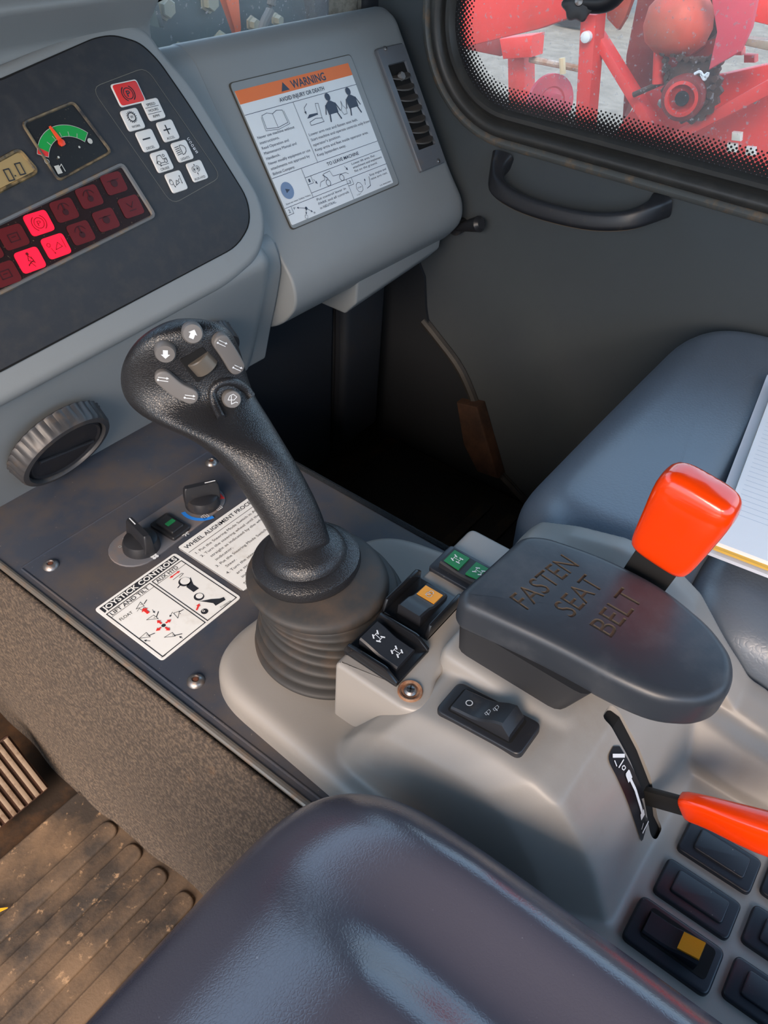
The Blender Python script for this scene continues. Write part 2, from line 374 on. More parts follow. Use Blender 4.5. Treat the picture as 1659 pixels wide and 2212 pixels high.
# right door panel with its rounded window opening
def rrect(y0, y1, z0, z1, r, x, seg=12):
    out = []
    for cy, cz, a0 in ((y1 - r, z1 - r, 0), (y0 + r, z1 - r, 90), (y0 + r, z0 + r, 180), (y1 - r, z0 + r, 270)):
        for i in range(seg + 1):
            a = math.radians(a0 + 90 * i / seg); out.append(V((x, cy + r * math.cos(a), cz + r * math.sin(a))))
    return out
WY0, WY1, WZ0, WZ1, WR = -0.60, 0.765, 0.222, 0.90, 0.155
bm = bmesh.new()
inner = rrect(WY0, WY1, WZ0, WZ1, WR, WX); N = len(inner)
outer = []
oy0, oy1, oz0, oz1 = -0.75, 0.885, FZ, 0.98; cy, cz = (WY0 + WY1) / 2, (WZ0 + WZ1) / 2
cor = {12: (oy1, oz1), 25: (oy0, oz1), 38: (oy0, oz0), 51: (oy1, oz0)}
for i, p in enumerate(inner):
    k = i // 13; j = (i % 13) / 12
    C4 = [((oy1, cz), (oy1, oz1), (cy, oz1)), ((cy, oz1), (oy0, oz1), (oy0, cz)), ((oy0, cz), (oy0, oz0), (cy, oz0)), ((cy, oz0), (oy1, oz0), (oy1, cz))][k]
    a, b, c = [V((WX, *q)) for q in C4]; t = j
    outer.append(a.lerp(b, t * 2) if t <= 0.5 else b.lerp(c, t * 2 - 1))
rings = [[p + V((0.05, 0, 0)) for p in outer], outer, inner, [p + V((0.05, 0, 0)) for p in inner]]
loft_bm(bm, rings, caps=False)
struct(fin('wall_right', bm, WALL, angle=30))
w1 = empty('window_1', (WX, 0, 0.5), kind='structure')
def ringprof(prof, name, m, parent):
    """prof: (inset towards glass, x offset into the cab)"""
    rgs = []
    for ins, dx in prof: rgs.append(rrect(WY0 + ins, WY1 - ins, WZ0 + ins, WZ1 - ins, max(WR - ins, 0.02), WX - dx, 14))
    return fin(name, loft_bm(bmesh.new(), rgs, caps=False), m, parent, angle=50)
ringprof([(-0.012, 0.0), (-0.009, 0.007), (-0.003, 0.009), (0.002, 0.005), (0.003, -0.004)], 'window_flange', mat('flange_edge', (92, 94, 92), 0.45, dust=((150, 120, 88), 60, 0.5, 0.7, 0.6)), w1)
ringprof([(0.002, -0.006), (0.004, 0.006), (0.010, 0.011), (0.017, 0.010), (0.021, 0.004), (0.023, -0.002), (0.026, 0.000), (0.031, 0.006), (0.037, 0.006), (0.041, 0.0), (0.044, -0.012)], 'rubber_seal', RUB, w1)
GI = 0.040; gl = rrect(WY0 + GI, WY1 - GI, WZ0 + GI, WZ1 - GI, WR - GI, 0, 14)
bm = bmesh.new(); prism_bm(bm, [V((WX + 0.004, p.y, p.z)) for p in gl], (1, 0, 0), 0, 0.004)
# kept in world coordinates so the dot pattern lines up with the edge
pane = fin('glass_pane', bm, glassmat('dusty_glass_with_dots', (WY1 - GI, WZ0 + GI, WR - GI, 0)), None, smooth=False)
pane.parent = w1; pane.location = (-WX, 0, -0.5)
# windscreen and front pillar
w2 = empty('window_2', (0.4, 0.94, 0.6), kind='structure')
box('glass_pane', (-0.70, 0.935, 0.30), (1.16, 0.940, 0.98), glassmat('windscreen_glass'), w2, smooth=False)
box('black_border', (1.138, 0.930, 0.28), (1.175, 0.936, 0.98), BLACK, w2)
bm = bmesh.new()
for i in range(70):
    for j in range(3):
        r = 0.0018 - j * 0.0005
        bmesh.ops.create_circle(bm, cap_ends=True, radius=r, segments=8, matrix=Matrix.Translation((1.134 - j * 0.004, 0.9335, 0.29 + i * 0.0045 + (j % 2) * 0.0022)) @ Matrix.Rotation(math.pi / 2, 4, 'X'))
fin('frit_dots', bm, BLACK, w2, smooth=False)
struct(box('trim_1', (1.165, 0.895, 0.2), (1.24, 0.93, 0.98), BLACK, bev=0.006))
struct(prism('trim_2', rnd([V((1.10, 0.90, -0.4)), V((1.22, 0.90, -0.4)), V((1.22, 0.90, 0.98)), V((1.10, 0.90, 0.98))], 0.01), (0, -1, 0), -0.02, 0.028, FOAM, bev=0.01))
struct(box('trim_3', (1.12, 0.862, FZ), (1.20, 0.90, 0.98), DARK, bev=0.008))
# ground outside
bm = bmesh.new(); bmesh.ops.create_grid(bm, x_segments=1, y_segments=1, size=40); bmesh.ops.translate(bm, verts=bm.verts, vec=(0, 0, -1.10))
g = fin('ground', bm, GRAVEL, smooth=False); struct(g)
# ================================================================ DASHBOARD
dn = V((0, -0.839, 0.545)).normalized(); dv = V((0, 0.545, 0.839)).normalized()
CL = Pl((0.5, 0.660, 0.180), (1, 0, 0), dv)      # instrument face
BX = Pl((0.9, 0.680, 0.170), (1, 0, 0), dv)      # right housing face
dash = empty('dashboard', (0.6, 0.9, 0.0), 'pale grey moulded dashboard spanning the front of the cab', 'dashboard')
def yzprism(name, prof, x0, x1, r, m, parent, bev0=0, bev1=0, seg=5, cr=6, bulge=None):
    """profile in (y, z) extruded along x; both end rims rounded by bev0 / bev1"""
    pts = rnd([V((0, y, z)) for y, z in prof], r, cr); c = sum(pts, V()) / len(pts); rings = []
    def ins(d, x):
        n = len(pts); out = []
        for i, p in enumerate(pts):
            a, b = pts[i - 1], pts[(i + 1) % n]; t = (b - a).normalized(); nn = V((0, t.z, -t.y))
            if nn.dot(p - c) > 0: nn = -nn
            q = p + nn * d; q.x = x; out.append(q)
        return out
    if bev0:
        for i in range(seg + 1): a = math.pi / 2 * i / seg; rings.append(ins(bev0 * (1 - math.sin(a)), x0 + bev0 * (1 - math.cos(a))))
    else: rings.append(ins(0, x0))
    if bev1:
        for i in range(seg + 1): a = math.pi / 2 * i / seg; rings.append(ins(bev1 * (1 - math.cos(a)), x1 - bev1 * (1 - math.sin(a))))
    else: rings.append(ins(0, x1))
    return fin(name, loft_bm(bmesh.new(), rings), m, parent, angle=45)
# right housing (carries warning decal and vent)
yzprism('side_housing', [(0.93, 0.318), (0.832, 0.372), (0.806, 0.362), (0.6815, 0.170), (0.648, 0.128), (0.644, 0.095), (0.672, 0.058), (0.72, 0.035), (0.93, 0.03)], 0.712, 1.136, [0.01, 0.02, 0.02, 0.02, 0.03, 0.03, 0.03, 0.03, 0.01], GREY2, dash, bev0=0.004, bev1=0.030)
yzprism('upper_filler', [(0.93, 0.316), (0.832, 0.371), (0.806, 0.361), (0.6805, 0.170), (0.72, 0.155), (0.93, 0.155)], 0.60, 0.716, [0.01, 0.02, 0.02, 0.004, 0.01, 0.01], GREY2, dash)
# lower left housing under the instruments
yzprism('lower_housing', [(0.93, 0.17), (0.71, 0.188), (0.680, 0.182), (0.665, 0.150), (0.676, 0.10), (0.690, 0.05), (0.703, -0.004), (0.93, -0.01)], -0.70, 0.712, [0.01, 0.01, 0.02, 0.02, 0.02, 0.02, 0.004, 0.01], GREY2, dash, bev1=0.006)
# protruding instrument housing with bezel
oq = [(-600, 1210), (-600, 430), (0, 138), (215, 45), (262, 40), (318, 62), (352, 112), (412, 178), (566, 430), (578, 500), (560, 560), (500, 612), (0, 880)]
ip = [CL.uv(q) for q in oq]
ip = [(-0.9, CL.uv((0, 880))[1]), (-0.9, CL.uv((0, 138))[1] + 0.004)] + ip[2:]
opoly = rnd([CL.w(a, b) for a, b in ip], [0.01, 0.01, 0.01, 0.02, 0.02, 0.02, 0.02, 0.02, 0.05, 0.03, 0.03, 0.02, 0.01], 5)
prism('instrument_housing', opoly, dn, -0.06, 0.004, GREY2, dash, bev=0.011, seg=5)
# lower flank of the instrument housing, rolling back to the lower band
yzprism('lower_fairing', [(0.80, 0.175), (0.70, 0.20), (0.668, 0.186), (0.652, 0.168), (0.655, 0.150), (0.668, 0.10), (0.683, 0.045), (0.70, -0.006), (0.80, 0.0)], -0.70, 0.690, [0.01, 0.01, 0.012, 0.012, 0.012, 0.03, 0.02, 0.004, 0.01], GREY2, dash, bev1=0.028)
# brow over the instruments
yzprism('brow', [(0.93, 0.39), (0.822, 0.440), (0.782, 0.446), (0.772, 0.436), (0.802, 0.398), (0.80, 0.36), (0.93, 0.34)], -0.70, 0.664, [0.01, 0.02, 0.01, 0.01, 0.006, 0.004, 0.01], GREY2, dash, bev1=0.020)
# bracket under the right housing
bm = bmesh.new(); br = [(0.66, 0.10), (0.664, 0.036), (0.685, 0.012), (0.76, 0.012), (0.76, 0.10)]
lo = [V((0.865, y, z)) for y, z in br]; hi = [V((1.092, y + 0.004, z + 0.016)) for y, z in br]
loft_bm(bm, [lo, hi]); bmesh.ops.bevel(bm, geom=list(bm.edges), offset=0.004, segments=3, profile=0.5, affect='EDGES')
fin('under_bracket', bm, GREY2, dash)
# --- instrument cluster (its own thing, screwed in the housing)
inst = empty('instrument_panel', CL.w(0.05, 0.1, 0.004), 'black instrument overlay with fuel gauge, warning lights and keypad', 'instrument panel')
fq = [(0, 178), (200, 88), (240, 82), (296, 98), (335, 135), (400, 228), (528, 432), (534, 486), (505, 535), (0, 800)]
fp = [CL.uv(q) for q in fq]; fp = [(-0.9, fp[-1][1]), (-0.9, fp[0][1] + 0.002)] + fp
fpoly = rnd([CL.w(a, b) for a, b in fp], [0, 0, 0, 0.02, 0.01, 0.01, 0.01, 0.02, 0.02, 0.02, 0.02, 0], 4)
prism('rubber_edge', rnd([CL.w(a * 1.0, b) + (CL.w(a, b) - CL.w(-0.1, 0.12)).normalized() * 0.0022 for a, b in fp], [0, 0, 0, 0.02, 0.01, 0.01, 0.01, 0.02, 0.02, 0.02, 0.02, 0], 4), dn, 0.0, 0.0049, VOID, inst)
prism('panel_face', fpoly, dn, 0.0, 0.0056, PANEL, inst, bev=0.0006, seg=2)
C2 = CL.up(0.0058)
# keypad overlay frame line
ik = Ink(C2, 0.0001)
kp = [C2.uv(q) for q in ((199, 196), (322, 147), (474, 385), (463, 398), (378, 440), (358, 430))]
kr = rnd([V((a, b, 0)) for a, b in [C2.uv(q) for q in ((197, 190), (315, 145), (478, 382), (372, 442))]], 0.012, 4)
ik.line([(p.x, p.y) for p in kr], 0.0005, True)
ik.obj('keypad_outline', mat('overlay_edge', (118, 116, 104), 0.5), inst)
def keycap(name, c, hw, hh, m, skew=0.0, h=0.0016, r=0.0035, pl=C2):
    u, v = pl.uv(c); pts = rnd([pl.w(u + a * hw + b * skew, v + b * hh) for a, b in ((-1, -1), (1, -1), (1, 1), (-1, 1))], r, 4)
    return prism(name, pts, pl.n, 0, h, m, inst, bev=min(0.0009, h * 0.6), seg=3)
KP = C2.up(0.0016)
keys = {}
hw, hh = 0.0113, 0.0107
for nm, c in (('work', (286, 259)), ('speed', (331, 237)), ('accel', (362, 283)), ('decel', (318, 304)), ('lights', (393, 327)), ('cruise', (349, 349)), ('aux', (425, 370)), ('lock', (380, 393))):
    keys[nm] = keycap('key', c, hw, hh, KEY)
kb = keycap('brake_key', (277, 202), 0.0172, 0.0118, KEY, h=0.0012); kr_ = keycap('brake_key_face', (277, 202), 0.0160, 0.0106, REDI, h=0.0017)
tag(kb, 'red parking brake key with pale edge')
kr_.parent = kb; kr_.location = inst.location - inst.location
ik = Ink(KP, 0.0003)
ik.at((286, 256), 0.001)
for i in range(16):
    a = math.radians(i * 22.5); ik.line([(4.2 * math.cos(a), 4.2 * math.sin(a) + 1.5), (5.8 * math.cos(a), 5.8 * math.sin(a) + 1.5)], 0.0009)
ik.arc((0, 1.5), 4.3, 0, 360, 0.0009); ik.text('W', (-2, 0), (2, 0), 0.0032); ik.text('WORK', (-5.5, -9.2), (5.5, -9.2), 0.0024)
ik.at((331, 237), 0.001); ik.text('SPEED', (-6, 4.4), (6, 4.4), 0.0028); ik.line([(-9, 3), (9, 3)], 0.0005); ik.text('HOURS', (-6.5, -1.6), (6.5, -1.6), 0.0028); ik.line([(-9, -3.4), (9, -3.4)], 0.0005); ik.text('RPM', (-4.2, -8), (4.2, -8), 0.0028)
ik.at((362, 283), 0.001); ik.line([(-4.5, 1.5), (4.5, 1.5)], 0.0014); ik.line([(0, -3), (0, 6)], 0.0014); ik.text('ACCEL', (-5.6, -8.6), (5.6, -8.6), 0.0026)
ik.at((318, 304), 0.001); ik.line([(-4.6, 2), (4.6, 2)], 0.0015); ik.text('DECEL', (-5.6, -8.6), (5.6, -8.6), 0.0026)
ik.at((393, 327), 0.001)
for i in range(5): ik.line([(-7.5, 5.5 - i * 2), (-2, 5.5 - i * 2 + 0.4)], 0.0007)
ik.line([(-0.5, 6.5), (2, 6.5), (5.5, 4.6), (6.6, 2), (5.5, -1), (2.2, -3.2), (-0.5, -3.4)], 0.0007, True); ik.text('LIGHTS', (-6, -8.8), (6, -8.8), 0.0026)
ik.at((349, 349), 0.001)
ik.line([(-7, -1), (-5.2, 2.5), (-3, 6.4), (1.8, 6.6), (2.8, 2), (7.5, 2.4), (7.6, -0.6)], 0.0006); ik.arc((-4, -0.8), 1.9, 0, 360, 0.0006, 14); ik.arc((5.6, -0.4), 1.9, 0, 360, 0.0006, 14); ik.line([(-2, -1.4), (3.6, -1.4)], 0.0006)
ik.arrow((8, -3.8), (-4.5, -3.8), 0.0005, 0.002, 0.002); ik.text('CRUISE', (-6, -8.8), (6, -8.8), 0.0026); ik.arc((5.4, 5.4), 1.3, 0, 360, 0.0005, 10)
ik.at((425, 370), 0.001)
for cx_ in (-2.4, 2.4):
    for i in range(3): a = math.radians(60 * i + 20); ik.line([(cx_ - 1.9 * math.cos(a), 2.5 - 1.9 * math.sin(a)), (cx_ + 1.9 * math.cos(a), 2.5 + 1.9 * math.sin(a))], 0.0005)
    ik.arc((cx_, 2.5), 3.0, 70 if cx_ < 0 else -110, 290 if cx_ < 0 else 110, 0.0005, 14)
ik.arrow((0, 5), (0, 8.4), 0.0005, 0.0018, 0.0018); ik.arrow((0, -4.5), (0, -1), 0.0005, 0.0018, 0.0018); ik.text('AUX-HYD', (-8, -8.8), (8, -8.8), 0.0026)
ik.at((380, 393), 0.001)
ik.arc((-6.2, 2.6), 1.6, 0, 180, 0.0005, 8); ik.arc((-6.2, 0.6), 2.3, 0, 360, 0.0005, 14); ik.line([(-1.5, -3.5), (1.2, 1.5), (4.2, -1.6)], 0.0006, True); ik.line([(3, 0), (5.6, 2.2)], 0.0006)
ik.arrow((7.2, -2), (7.6, 6), 0.0005, 0.0016, 0.0018); ik.arrow((-4.8, -0.8), (-3.4, -5.6), 0.0006, 0.0018, 0.002); ik.arrow((7.5, 2), (7.1, -4), 0.0005, 0.0016, 0.0018)
ik.at((277, 202), 0.001); ik.arc((0, 0), 5.6, 0, 360, 0.0009); ik.arc((0, 0), 7.8, 120, 240, 0.0011, 12); ik.arc((0, 0), 7.8, -60, 60, 0.0011, 12); ik.text('P', (-2.2, -3), (2.4, -3), 0.006, 0.02)
ik.obj('key_symbols', INK, inst)
ik = Ink(C2, 0.0002)
for i, ch in enumerate('CODES'):
    ik.ptext(ch, (408 + i * 4.4 - 2.2, 303 + i * 6.9 + 1), (408 + i * 4.4 + 2.6, 303 + i * 6.9 - 1.4), 0.0026, 0.02)
ik.obj('codes_lettering', LITE, inst)
# fuel gauge
def window(name, qs, m, depth=0.0, r=0.004, parent=inst):
    pts = rnd([C2.p(q) for q in qs], r, 3); return prism(name, pts, dn, -0.001, 0.0004 + depth, m, parent)
def frame(name, qs, w, m, parent, h=0.0022, r=0.004):
    """raised rim round an opening"""
    uv = [V((*C2.uv(q), 0)) for q in qs]; c = sum(uv, V()) / len(uv); a = rnd(uv, r, 3); bm = bmesh.new()
    def off(d):
        out = []; n = len(a)
        for i, p in enumerate(a):
            t = (a[(i + 1) % n] - a[i - 1]).normalized(); nn = V((t.y, -t.x, 0))
            if nn.dot(p - c) < 0: nn = -nn
            out.append(p + nn * d)
        return out
    rg = [[C2.w(p.x, p.y, z) for p in off(d)] for d, z in ((w, 0), (w * 0.7, h), (0, h * 0.8), (-w * 0.4, 0))]
    loft_bm(bm, rg + [rg[0]], caps=False); return fin(name, bm, m, parent)
GQ = [(50, 268), (157, 223), (237, 328), (127, 388)]
gd = window('fuel_gauge', GQ, mat('gauge_black', (34, 35, 36), 0.35, spots=((190, 170, 130), 500, 0.66, 0.7, 0.7)))
frame('gauge_bezel', GQ, 0.0022, mat('bezel_black', (52, 52, 54), 0.45, dust=((150, 130, 96), 60, 0.4, 0.6, 0.7)), inst)
C3 = C2.up(0.0008)
def circ3(a, b, c):
    (ax, ay), (bx, by), (cx, cy) = a, b, c; d = 2 * (ax * (by - cy) + bx * (cy - ay) + cx * (ay - by))
    ux = ((ax * ax + ay * ay) * (by - cy) + (bx * bx + by * by) * (cy - ay) + (cx * cx + cy * cy) * (ay - by)) / d
    uy = ((ax * ax + ay * ay) * (cx - bx) + (bx * bx + by * by) * (ax - cx) + (cx * cx + cy * cy) * (bx - ax)) / d
    return ux, uy, math.hypot(ax - ux, ay - uy)
ocx, ocy, oR = circ3(*[C3.uv(q) for q in ((80, 333), (149, 271), (189, 287))])
def gang(q): u, v = C3.uv(q); return math.degrees(math.atan2(v - ocy, u - ocx))
aR, aL, aM = gang((189, 287)), gang((80, 333)), gang((81, 318))
if aL < 0: aL += 360
if aM < 0: aM += 360
iR = math.hypot(C3.uv((146, 295))[0] - ocx, C3.uv((146, 295))[1] - ocy)
def gp(r, a): return (ocx + r * math.cos(math.radians(a)), ocy + r * math.sin(math.radians(a)))
def gr_(a0, a1, n=16): return [a0 + (a1 - a0) * i / n for i in range(n + 1)]
def gband(a0, a1):
    k = Ink(C3); aa = gr_(a0, a1)
    for x, y in zip(aa, aa[1:]): k.poly([gp(oR, x), gp(oR, y), gp(iR, y), gp(iR, x)])
    return k
gband(aR, aM).obj('gauge_scale', GREEN, gd); gband(aM, aL).obj('gauge_red_zone', REDI, gd)
ik = Ink(C3, 0.0005)
for r in (oR, iR): ik.line([gp(r, a) for a in gr_(aR, aL, 24)], 0.0005)
for a in (aR, aL): ik.line([gp(iR, a), gp(oR, a)], 0.0005)
for k in range(1, 6): a = aR + (aM - aR) * k / 6; ik.line([gp(iR, a), gp(iR + 0.0045, a)], 0.0005)
ik.disc(C3.uv((194, 305)), 0.0028, 14)
ik.disc(C3.uv((126, 340)), 0.0012, 8); ik.disc(C3.uv((171, 318)), 0.0012, 8)
ik.arc(C3.uv((101, 349)), 0.0022, 0, 360, 0.0006, 14)
ik.at((128, 366), 0.001); ik.poly([(-4, -4), (1.5, -4), (1.5, 4), (-4, 4)]); ik.line([(1.5, 2), (4.6, 4), (5, -3)], 0.0008)
ik.obj('gauge_print', mat('gauge_print', (196, 196, 188), 0.5), gd)
nd = CL.n * 0.0022
tip = C3.p((106, 274)); cen = C3.p((132, 309)); dd = (tip - cen).normalized(); sdv = dd.cross(dn)
bm = bmesh.new(); prism_bm(bm, [cen - sdv * 0.0026 - dd * 0.003, cen + sdv * 0.0026 - dd * 0.003, tip + sdv * 0.001, tip - sdv * 0.001], dn, 0.0008, 0.002)
fin('needle', bm, mat('needle_orange', (255, 84, 40), 0.4), gd); lathe('needle_hub', cen, dn, [(0.0034, 0), (0.0034, 0.002), (0.002, 0.0026)], mat('needle_hub', (240, 70, 40), 0.4), gd, 16)
# hour meter
HQ = [(-80, 392), (40, 326), (78, 370), (-60, 440)]
hd = window('hour_meter', HQ, LCD); tag(hd, 'tan digital readout reading 0.0')
frame('meter_bezel', HQ, 0.003, mat('bezel_dusty', (70, 64, 52), 0.45, dust=((160, 132, 84), 60, 0.45, 0.6, 0.8)), inst)
ik = Ink(C3, 0.0004)
def seg0(cx, cy, w, h):
    for a, b in (((-w, -h), (-w, h)), ((w, -h), (w, h)), ((-w, h), (w, h)), ((-w, -h), (w, -h))): ik.line([(cx + a[0], cy + a[1]), (cx + b[0], cy + b[1])], 0.0011)
for q in ((19, 378), (43, 365)):
    u, v = C3.uv(q); seg0(u, v, 0.0028, 0.0052)
u, v = C3.uv((33, 380)); ik.disc((u, v), 0.0008, 8)
ik.obj('digits', INK, hd)
# warning light display
DQ = [(-260, 610), (262, 358), (330, 466), (-230, 745)]
wd = window('warning_light_display', DQ, mat('display_black', (40, 26, 26), 0.25, spots=((150, 128, 100), 420, 0.64, 0.68, 0.6)))
frame('display_bezel', DQ, 0.0035, mat('bezel_grey_dusty', (104, 106, 108), 0.5, dust=((150, 116, 70), 40, 0.5, 0.65, 0.7)), inst, h=0.003)
def lamp(c, on, sym):
    u, v = C3.uv(c); pts = rnd([C3.w(u + a * 0.0128, v + b * 0.0102) for a, b in ((-1, -1), (1, -1), (1, 1), (-1, 1))], 0.004, 3)
    o = prism('warning_light', pts, dn, 0, 0.0004, REDON if on else REDOFF, wd, smooth=False); tag(o, 'lit red warning light' if on else None)
    k = Ink(C3, 0.0007); k.at(c, 0.001); sym(k); k.obj('light_symbol', mat('lamp_symbol_on', (110, 0, 12), 0.4, emit=0.12) if on else mat('lamp_symbol_off', (58, 12, 14), 0.4), o)
def sP(k): k.arc((0, 0), 5, 0, 360, 0.0007); k.arc((0, 0), 7.4, 120, 240, 0.0008, 10); k.arc((0, 0), 7.4, -60, 60, 0.0008, 10); k.text('P', (-2, -2.6), (2, -2.6), 0.005)
def sBelt(k): k.disc((0, 6), 1.6, 12); k.line([(0, 5), (-2, 0), (3, -3)], 0.0009); k.line([(0, 4), (3, -1), (-4, -4)], 0.0008); k.line([(-4, -5), (-1, -2), (2, -7)], 0.0007); k.line([(2, 3), (3.4, -4)], 0.0007)
def sLock(k): k.arc((-7, 3), 1.8, 0, 360, 0.0006, 10); k.line([(-2, -3), (3, 3), (6, -2)], 0.0007, True); k.arrow((-6, 0), (-4, -7), 0.0006, 0.002, 0.002); k.line([(9, -4), (9, 6)], 0.0006)
def sGen(k): k.line([(-5, -4), (-5, 3), (5, 3), (5, -4)], 0.001, True); k.line([(-2, 0), (2, 0)], 0.001)
def sOil(k): k.disc((0, 0), 4, 12); k.line([(-7, 3), (7, 3)], 0.0008)
def sTmp(k): k.disc((0, -2), 3.2, 12); k.line([(0, 0), (0, 6)], 0.0016); k.arc((0, 0), 6.6, 20, 160, 0.0008, 8)
def sSq(k): k.line([(-4, 4), (0, -1), (4, 4)], 0.001); k.line([(-4, -4), (4, -4)], 0.001)
for c, on, sy in (((246, 396), 0, sOil), ((193, 425), 0, sTmp), ((139, 454), 0, sTmp), ((84, 482), 1, sP), ((29, 512), 0, sGen), ((-28, 540), 0, sSq),
                  ((283, 446), 0, sSq), ((229, 475), 0, sOil), ((175, 503), 0, sTmp), ((121, 532), 1, sLock), ((65, 562), 1, sBelt), ((11, 592), 0, sGen), ((-45, 620), 0, sSq)):
    lamp(c, on, sy)
# --- warning decal on the right housing
B1 = BX.up(0.0)
wdc = empty('warning_decal', B1.w(0, 0.1), 'white warning decal with an orange header on the right dash housing', 'decal')
BQ = [(480, 192), (738, 113), (872, 380), (650, 506)]
bu = [B1.uv(q) for q in BQ]; x0 = (bu[0][0] + bu[3][0]) / 2; x1 = (bu[1][0] + bu[2][0]) / 2; y1 = (bu[0][1] + bu[1][1]) / 2; y0 = (bu[2][1] + bu[3][1]) / 2
prism('groove', rnd([B1.w(a, b) for a, b in ((x0, y0), (x1, y0), (x1, y1), (x0, y1))], 0.006, 4), dn, -0.002, 0.0004, mat('groove_dark', (70, 66, 58), 0.7), wdc)
prism('decal_recess', rnd([B1.w(a, b) for a, b in ((x0 + .0012, y0 + .0012), (x1 - .0012, y0 + .0012), (x1 - .0012, y1 - .0012), (x0 + .0012, y1 - .0012))], 0.006, 4), dn, -0.002, 0.0010, GREY2, wdc)
SQ = [(500, 209), (734, 133), (859, 388), (638, 487)]
su = [B1.uv(q) for q in SQ]; X0 = (su[0][0] + su[3][0]) / 2; X1 = (su[1][0] + su[2][0]) / 2; Y1 = (su[0][1] + su[1][1]) / 2; Y0 = (su[2][1] + su[3][1]) / 2
prism('decal_sheet', rnd([B1.w(a, b) for a, b in ((X0, Y0), (X1, Y0), (X1, Y1), (X0, Y1))], 0.002, 2), dn, 0, 0.0014, WHITE2, wdc, smooth=False)
SW, SH = X1 - X0, Y1 - Y0
D = lambda u, v: (X0 + u * SW, Y1 - v * SH)       # 0..1 across, 0..1 down
B2 = B1.up(0.0014)
ik = Ink(B2); ik.poly([D(0, 0.095), D(1, 0.095), D(1, 0), D(0, 0)]); ik.obj('orange_header', ORANGE, wdc)
ik = Ink(B2, 0.0005)
def tx(t, u, v, u2, h, b=0.0): ik.text(t, D(u, v), D(u2, v), h * SH, b)
def ln(pts, w=0.0006): ik.line([D(*p) for p in pts], w)
ik.poly([D(0.345, 0.082), D(0.415, 0.082), D(0.38, 0.018)]); tx('WARNING', 0.44, 0.080, 0.75, 0.058, 0.02)
tx('AVOID INJURY OR DEATH', 0.30, 0.150, 0.70, 0.030, 0.01); ln([(0, 0.172), (1, 0.172)])
ln([(0.40, 0.172), (0.40, 0.640)]); ln([(0.0, 0.640), (1, 0.640)]); ln([(0.25, 0.715), (1, 0.715)]); ln([(0.25, 0.640), (0.25, 0.870)]); ln([(0, 0.870), (1, 0.870)] if False else [(0, 0.870), (0.60, 0.870)])
ln([(0.25, 0.835), (1, 0.835)]); ln([(0.58, 0.835), (0.58, 1.0)])
for i, t in enumerate(('Never use machine without', 'instructions.', 'Read Operation and', 'Maintenance Manual and', 'Handbook.', 'Never modify equipment or use', 'attachments not approved by', 'Bobcat Company.')):
    tx(t, 0.02, 0.352 + i * 0.0385, 0.02 + len(t) * 0.0124, 0.020)
for i, t in enumerate(('Lower arm rest and fasten seat belt.', 'Start machine and operate controls only from', "operator's position.", 'Keep arms and feet inside operator area.', 'Keep bystanders away.')):
    tx(t, 0.42, 0.440 + i * 0.0400, 0.42 + len(t) * 0.0130, 0.021)
tx('TO LEAVE MACHINE', 0.47, 0.690, 0.78, 0.026, 0.01)
for i, t in enumerate(('Lower lift arm. Put', 'attachment and implement', 'flat on the ground.')): tx(t, 0.68, 0.748 + i * 0.030, 0.68 + len(t) * 0.0125, 0.018)
for i, t in enumerate(('Put control lever in', 'PARK and all controls', 'in NEUTRAL.')): tx(t, 0.27, 0.905 + i * 0.034, 0.27 + len(t) * 0.0138, 0.019)
for i, t in enumerate(('Stop engine and', 'raise arm rest.')): tx(t, 0.80, 0.880 + i * 0.032, 0.80 + len(t) * 0.0118, 0.018)
tx('Scan to view Safety Video.', 0.02, 0.850, 0.24, 0.012)
for i, (a, b) in enumerate(((0.25, 0.715), (0.0, 0.870), (0.58, 0.835))):
    ln([(a + 0.05, b), (a + 0.05, b + 0.055), (a, b + 0.055)]); tx('123'[i], a + 0.017, b + 0.042, a + 0.032, 0.026)
# manual symbol
ln([(0.12, 0.205), (0.115, 0.300), (0.205, 0.315), (0.295, 0.300), (0.29, 0.205), (0.245, 0.196), (0.205, 0.212), (0.165, 0.196), (0.12, 0.205)]); ln([(0.205, 0.212), (0.205, 0.315)])
ln([(0.11, 0.215), (0.103, 0.312), (0.205, 0.328), (0.307, 0.312), (0.30, 0.215)], 0.0005)
# seat symbols and belted figures
ln([(0.47, 0.37), (0.47, 0.345), (0.53, 0.33), (0.585, 0.34), (0.59, 0.37), (0.47, 0.37)], 0.0007); ln([(0.585, 0.34), (0.60, 0.23), (0.575, 0.225), (0.56, 0.31)], 0.0006); ik.poly([D(0.46, 0.315), D(0.49, 0.29), D(0.56, 0.295), D(0.56, 0.308), D(0.48, 0.315)])
ik.line([D(0.505, 0.21), D(0.47, 0.235), D(0.465, 0.27)], 0.0007); ik.arrow(D(0.466, 0.255), D(0.468, 0.285), 0.0006, 0.004, 0.004)
for cx_ in (0.70, 0.90):
    ik.disc(D(cx_, 0.205), 0.0052, 12); ik.poly([D(cx_ - 0.012, 0.235), D(cx_ + 0.012, 0.235), D(cx_ + 0.048, 0.262), D(cx_ + 0.045, 0.335), D(cx_ - 0.045, 0.335), D(cx_ - 0.048, 0.262)])
    ln([(cx_ - 0.045, 0.262), (cx_ - 0.068, 0.325)], 0.0016); ln([(cx_ + 0.045, 0.262), (cx_ + 0.068, 0.325)], 0.0016); ln([(cx_ - 0.035, 0.335), (cx_ - 0.05, 0.385)], 0.0022); ln([(cx_ + 0.035, 0.335), (cx_ + 0.05, 0.385)], 0.0022)
ln([(0.80, 0.26), (0.795, 0.30), (0.775, 0.33), (0.785, 0.365), (0.815, 0.365), (0.825, 0.33), (0.805, 0.30), (0.80, 0.26)], 0.0006)
